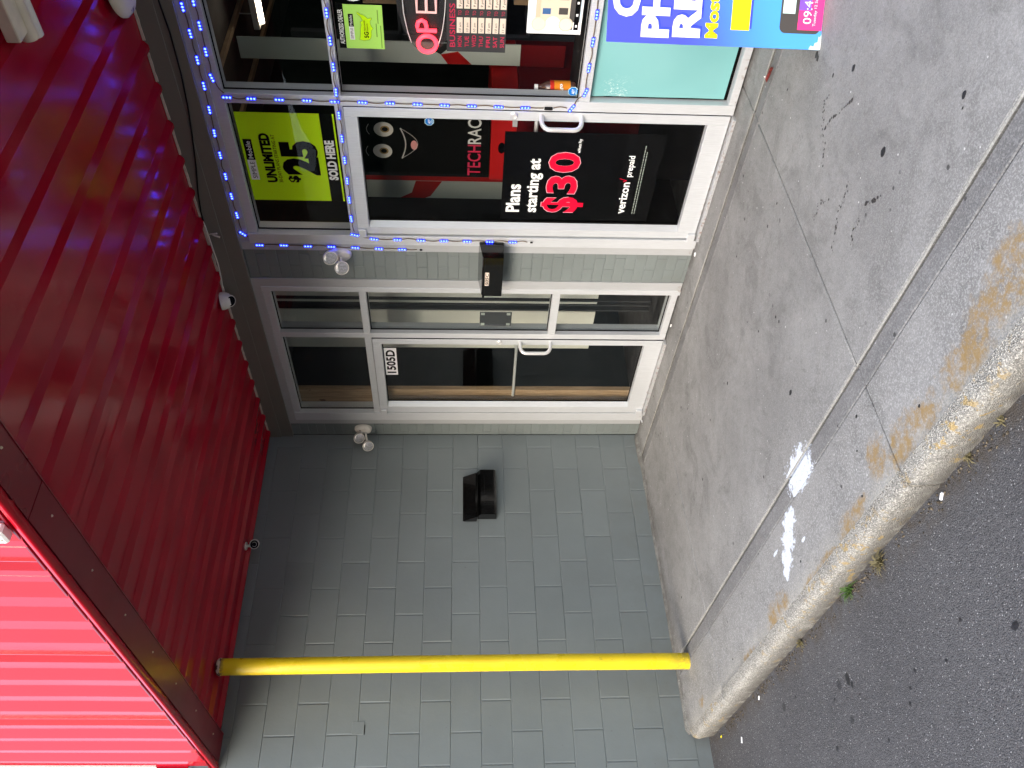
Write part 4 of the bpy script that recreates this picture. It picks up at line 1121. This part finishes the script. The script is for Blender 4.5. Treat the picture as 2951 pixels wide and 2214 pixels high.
# ================================================================== BLUE ADVERT BOARD (stands at an angle on the walk)
adv = thing('advert_board', (3.915, -.683, -.022), 'blue advert board with large white letters standing on the sidewalk', 'sign', None, math.radians(36))
adv.rotation_euler[0] = math.radians(5)
def aq(name, mat, x0, z0, x1, z1, lv, th=.0006): return box(name, mat, (x0, -.0008 * lv - th, z0), (x1, -.0008 * lv, z1), adv)
k = N('blue_gradient_print')
zz = k.sep(k.obj())[2]; xx = k.sep(k.obj())[0]
k.set(Base_Color=k.mix(k.ramp(k.math('SUBTRACT', zz, k.math('MULTIPLY', xx, .3)), .62, .12), (.07, .09, .70), (.08, .36, .88)), Roughness=.3); M['advblue'] = k.m
MB().box((0, 0, 0), (.61, .012, .922), .0015).make('board_sheet', 'advblue', adv)
m = MB(); m.poly([(x, -.0016, z) for x, z in ((0, 0), (.062, 0), (.048, .006), (.052, .012), (.030, .014), (.026, .026), (.012, .030), (.016, .044), (.0, .052))], (0, .0006, 0)); m.make('torn_corner', 'mint', adv)
m = MB(); m.poly([(x, -.0022, z) for x, z in ((.002, 0), (.040, 0), (.022, .008), (.018, .018), (.003, .020))], (0, .0005, 0)); m.make('torn_corner', 'paper', adv)
def at_(s, x, z, h, w, mat='paper', b=.05, lv=1):
    o = text(s, 'lettering', mat, (x, -.0008 * lv - .0008, z), h, w, adv, bold=b)
at_('C', .095, .800, .100, .105); at_('PH', .022, .672, .106, .190); at_('RE', .027, .540, .106, .190)
at_('PH', .027, .667, .106, .190, 'signblue', .07, .5); at_('RE', .032, .535, .106, .190, 'signblue', .07, .5); at_('C', .100, .795, .100, .105, 'signblue', .07, .5)
at_('Most M', .028, .460, .050, .245, 'sun_yellow', .04)
aq('yellow_block', 'signblue', .070, .312, .56, .396, 1); aq('yellow_block', 'sun_yellow', .063, .322, .55, .402, 2)
m = MB(); 
pts = []
for (cx3, cz3, a0) in ((.085, .035, PI), (.40, .035, 1.5 * PI), (.40, .165, 0), (.085, .165, .5 * PI)):
    for i in range(6):
        t = a0 + i * PI / 10; pts.append((cx3 + .025 * math.cos(t), -.0014, cz3 + .025 * math.sin(t)))
m.poly([(x, y, max(.003, z)) for x, y, z in pts], (0, .0006, 0)); m.make('phone_print', 'phonegrey', adv)
aq('screen_print', 'pink', .074, .004, .385, .112, 3); aq('screen_print', 'violet', .150, .060, .385, .112, 4); aq('glare_print', 'mint', .135, .128, .30, .182, 3)
aq('speaker_print', 'paper', .135, .148, .185, .152, 4)
at_('09:4', .098, .056, .036, .088, 'paper', 0, 5); at_('Tuesday 12 Sept', .090, .036, .012, .120, 'paper', 0, 5)
for s in (0, 1): box('support_leg', 'board', (.05 + .48 * s, .013, .0), (.07 + .48 * s, .025, .8), adv)

# ================================================================== SMALL THINGS ON THE GROUND
def scatter_blob(mb, x, y, z, rx, ry, n=9):
    ph = random.random() * 6
    vs = [mb.bm.verts.new((x + rx * math.cos(t + ph) * random.uniform(.75, 1.15), y + ry * math.sin(t + ph) * random.uniform(.75, 1.15), z)) for t in [2 * PI * i / n for i in range(n)]]
    c = mb.bm.verts.new((x, y, z + .0012))
    for i in range(n): mb.bm.faces.new((vs[i], vs[(i + 1) % n], c))
M['gum'] = plain('old_gum', (.014, .014, .015), .75, 0, .3, 60)
m = MB()
for (x, y, r) in ((4.035, -1.009, .020), (3.97, -1.441, .025), (4.373, -1.696, .017), (3.92, -.877, .012), (2.861, -1.242, .012), (2.106, -1.067, .014), (2.773, -1.63, .020), (3.59, -2.297, .010), (3.215, -2.075, .011),
                  (3.136, -2.183, .008), (.436, -1.631, .014), (2.385, -2.289, .011), (1.201, -2.322, .011), (4.345, -1.722, .007), (1.25, -.62, .013), (2.65, -1.15, .010), (3.062, -2.34, .009), (1.72, -1.05, .010), (3.21, -.83, .010),
                  (2.66, -.62, .010), (1.36, -1.25, .012), (3.62, -.52, .009)):
    scatter_blob(m, x, y, gz(y) + .0012, r * .8, r * .62)
tag(m.make('gum_spots', 'gum'), 'dark trodden gum spots dotted over the sidewalk', 'stain', None, 'stuff')
M['drip'] = plain('dried_drips', (.035, .033, .032), .6, 0, .3, 60)
m = MB()
def trail(p, n, dx, dy, r, sp):
    x, y = p
    for i in range(n):
        x += dx + random.uniform(-sp, sp); y += dy + random.uniform(-sp, sp); q = r * random.uniform(.4, 1.25)
        scatter_blob(m, x, y, gz(y) + .0011, q, q * .8, 7)
trail((3.97, -1.10), 16, -.016, .010, .009, .006); trail((3.90, -.68), 7, -.004, -.004, .013, .012); trail((3.86, -.90), 26, -.009, -.005, .006, .016)
trail((3.88, -1.56), 9, -.014, .006, .010, .008); trail((3.73, -1.30), 20, -.012, -.006, .006, .018); trail((3.70, -1.48), 9, -.008, -.004, .006, .014); trail((3.60, -1.22), 14, -.010, .0, .006, .02)
tag(m.make('drip_trail', 'drip'), 'trails of dark dried drips across the middle sidewalk slab', 'stain', None, 'stuff')
m = MB()
for (x, y, a, b) in ((2.233, -2.766, .030, .045), (2.26, -2.80, .018, .02), (2.784, -2.914, .014, .012), (2.714, -2.957, .013, .011), (2.679, -3.003, .014, .012), (2.437, -3.071, .013, .014), (3.165, -2.872, .013, .011), (3.004, -2.954, .012, .013), (2.30, -2.855, .008, .009), (2.05, -2.80, .014, .012), (1.62, -2.66, .012, .014), (3.42, -2.99, .03, .02), (1.95, -2.98, .02, .018)):
    scatter_blob(m, x, y, AZ + .0012, a * .7, b * .7, 11)
M['oil'] = plain('oil_spot', (.016, .016, .018), .6, 0, .3, 40)
tag(m.make('oil_spots', 'oil'), 'dark oil spots on the asphalt', 'stain', None, 'stuff')
# litter
def litter(name, mat, x, y, z, l, w_, h, ang, label, cat='litter'):
    o = MB().box((-l / 2, -w_ / 2, 0), (l / 2, w_ / 2, h), min(h, w_) * .3).make(name, mat)
    o.location = (x, y, z); o.rotation_euler[2] = ang
    return tag(o, label, cat)
litter('paper_scrap', 'paper', 3.327, -2.492, AZ + .001, .030, .011, .010, .6, 'small white scrap in the gutter below the kerb joint')
litter('paper_scrap', 'paper', .673, -2.62, AZ + .001, .035, .016, .004, 1.1, 'white paper scrap on the asphalt beyond the kerb end')
litter('plastic_bit', 'sun_yellow', .283, -2.50, AZ + .001, .022, .009, .004, .3, 'tiny yellow plastic bit at the kerb end')
litter('cigarette_end', 'paper', 2.14, -.062, gz(-.06) + .001, .028, .008, .008, .4, 'cigarette end at the foot of the phone shop jamb')
litter('cigarette_end', 'paper', 1.42, -.030, gz(-.03) + .001, .026, .008, .008, .1, 'cigarette end under the narrow window beside door 1505D')
litter('cigarette_end', 'paper', 1.115, -2.51, AZ + .001, .024, .008, .008, .9, 'cigarette end in the gutter near the far kerb joint')
litter('cigarette_end', 'paper', .255, -.040, gz(-.04) + .001, .024, .008, .008, 1.4, 'cigarette end by the corner door hinge')
ru = thing('crushed_wrapper', (3.55, -.28, -.014), 'crumpled red-brown wrapper lying in the sidewalk joint near the advert board', 'litter')
for nme, mt, (x, y), n in (('wrapper', 'rubbish', (0, 0), 14), ('paper_piece', 'paper', (-.035, .02), 5)):
    m = MB(); vs = [m.bm.verts.new((x + random.uniform(-.05, .05) * (1 if n > 6 else .35), y + random.uniform(-.014, .014), random.uniform(0, .018))) for _ in range(n)]
    bmesh.ops.convex_hull(m.bm, input=vs); m.make(nme, mt, ru)
# weeds in the gutter
k = N('weed_blade'); k.set(Base_Color=k.mix(k.noise(30), (.03, .09, .012), (.10, .18, .03)), Roughness=.6); M['weed'] = k.m
k = N('dry_blade'); k.set(Base_Color=k.mix(k.noise(40), (.12, .09, .035), (.22, .20, .10)), Roughness=.8); M['dry'] = k.m
def tuft(x, y, n, L, mat, label):
    t = thing('weed_tuft', (x, y, AZ), label, 'weed')
    m = MB()
    for i in range(n):
        a = random.uniform(0, 2 * PI); el = random.uniform(.25, 1.2); l = L * random.uniform(.5, 1.1)
        d = Vector((math.cos(a) * math.cos(el), math.sin(a) * math.cos(el), math.sin(el))); sd_ = d.cross(Vector((0, 0, 1))).normalized() * .0022
        b = Vector((random.uniform(-.012, .012), random.uniform(-.008, .008), 0)); md = b + d * l * .55; tp = b + d * l + Vector((0, 0, -l * .35))
        v = [m.bm.verts.new(p) for p in (b - sd_, b + sd_, md + sd_, md - sd_, tp)]
        m.bm.faces.new((v[0], v[1], v[2], v[3])); m.bm.faces.new((v[3], v[2], v[4]))
    tag(m.make('blades', mat, t), kind='stuff')
tuft(2.491, -2.472, 60, .085, 'weed', 'bright green weed tuft growing at the foot of the kerb')
tuft(2.80, -2.490, 70, .075, 'dry', 'half dry weed tuft in the gutter right of the green one')
tuft(1.851, -2.470, 40, .055, 'dry', 'small dry weed tuft in the gutter towards the yellow pole')
tuft(3.538, -2.462, 34, .045, 'dry', 'small brown weed tuft in the gutter right of the kerb joint')
tuft(3.743, -2.462, 22, .04, 'dry', 'sparse dry grass tuft in the gutter nearest the camera')
m = MB()
for i in range(420):
    x = random.uniform(.2, 4.3); y = -2.465 - abs(random.gauss(0, .025)); q = random.uniform(.002, .006)
    if random.random() < .5: x = random.choice((2.56, 2.62, 3.3, 1.62, 1.2, .6, 3.6)) + random.gauss(0, .07)
    m.bm.verts.ensure_lookup_table()
    r = bmesh.ops.create_icosphere(m.bm, subdivisions=1, radius=q, matrix=Matrix.Translation((x, y, AZ + q * .3)) @ Matrix.Diagonal((1.3, 1, .6, 1)))
k = N('gutter_grit'); k.set(Base_Color=k.mix(k.ramp(k.noise(90), .45, .7), (.035, .026, .016), (.22, .18, .12)), Roughness=.9); M['grit'] = k.m
tag(m.make('gutter_grit', 'grit'), 'brown grit and leaf crumbs lying in the gutter', 'grit', None, 'stuff')
m = MB()
for i in range(1700):
    x = random.uniform(.1, 5.2); y = random.uniform(-4.4, -2.5); q = random.uniform(.0008, .0021)
    vs = [m.bm.verts.new((x + q * math.cos(t) * random.uniform(.6, 1.2), y + q * math.sin(t) * random.uniform(.6, 1.2), AZ + .0006)) for t in (0, 1.3, 2.5, 3.8, 5.0)]
    c = m.bm.verts.new((x, y, AZ + q * .7))
    for a in range(5): m.bm.faces.new((vs[a], vs[(a + 1) % 5], c))
k = N('pale_chips'); k.set(Base_Color=k.mix(k.ramp(k.noise(60), .4, .6), (.16, .16, .165), (.50, .50, .49)), Roughness=.6); M['chips'] = k.m
tag(m.make('asphalt_chips', 'chips'), 'pale stone chips showing in the asphalt', 'gravel', None, 'stuff')

# ================================================================== ACROSS THE PARKING LOT (trees added out of view to darken the window reflections)
k = N('added_foliage'); k.set(Base_Color=k.mix(k.noise(.6, 5), (.02, .035, .012), (.05, .075, .03)), Roughness=.9); M['far'] = k.m
m = MB(); rows = []
N_ = 90
for i in range(N_ + 1):
    x = -58 + 116 * i / N_; h = 9.0 + 2.5 * mn.noise(Vector((x * .12, 0, 0))) + 1.2 * mn.noise(Vector((x * .6, 4, 0)))
    rows.append([m.bm.verts.new(p) for p in ((x, -27 + mn.noise(Vector((x * .5, 1, 1))), AZ), (x, -26 + 1.5 * mn.noise(Vector((x * .5, 2, 1))), h * .5), (x, -29, h), (x, -34, h * .8), (x, -36, AZ))])
for a, b in zip(rows, rows[1:]):
    for q in range(4): m.bm.faces.new((a[q], a[q + 1], b[q + 1], b[q]))
tag(m.make('added_trees', 'far'), 'added dark tree line out of view, darkening the window reflections', 'trees', None, 'stuff')
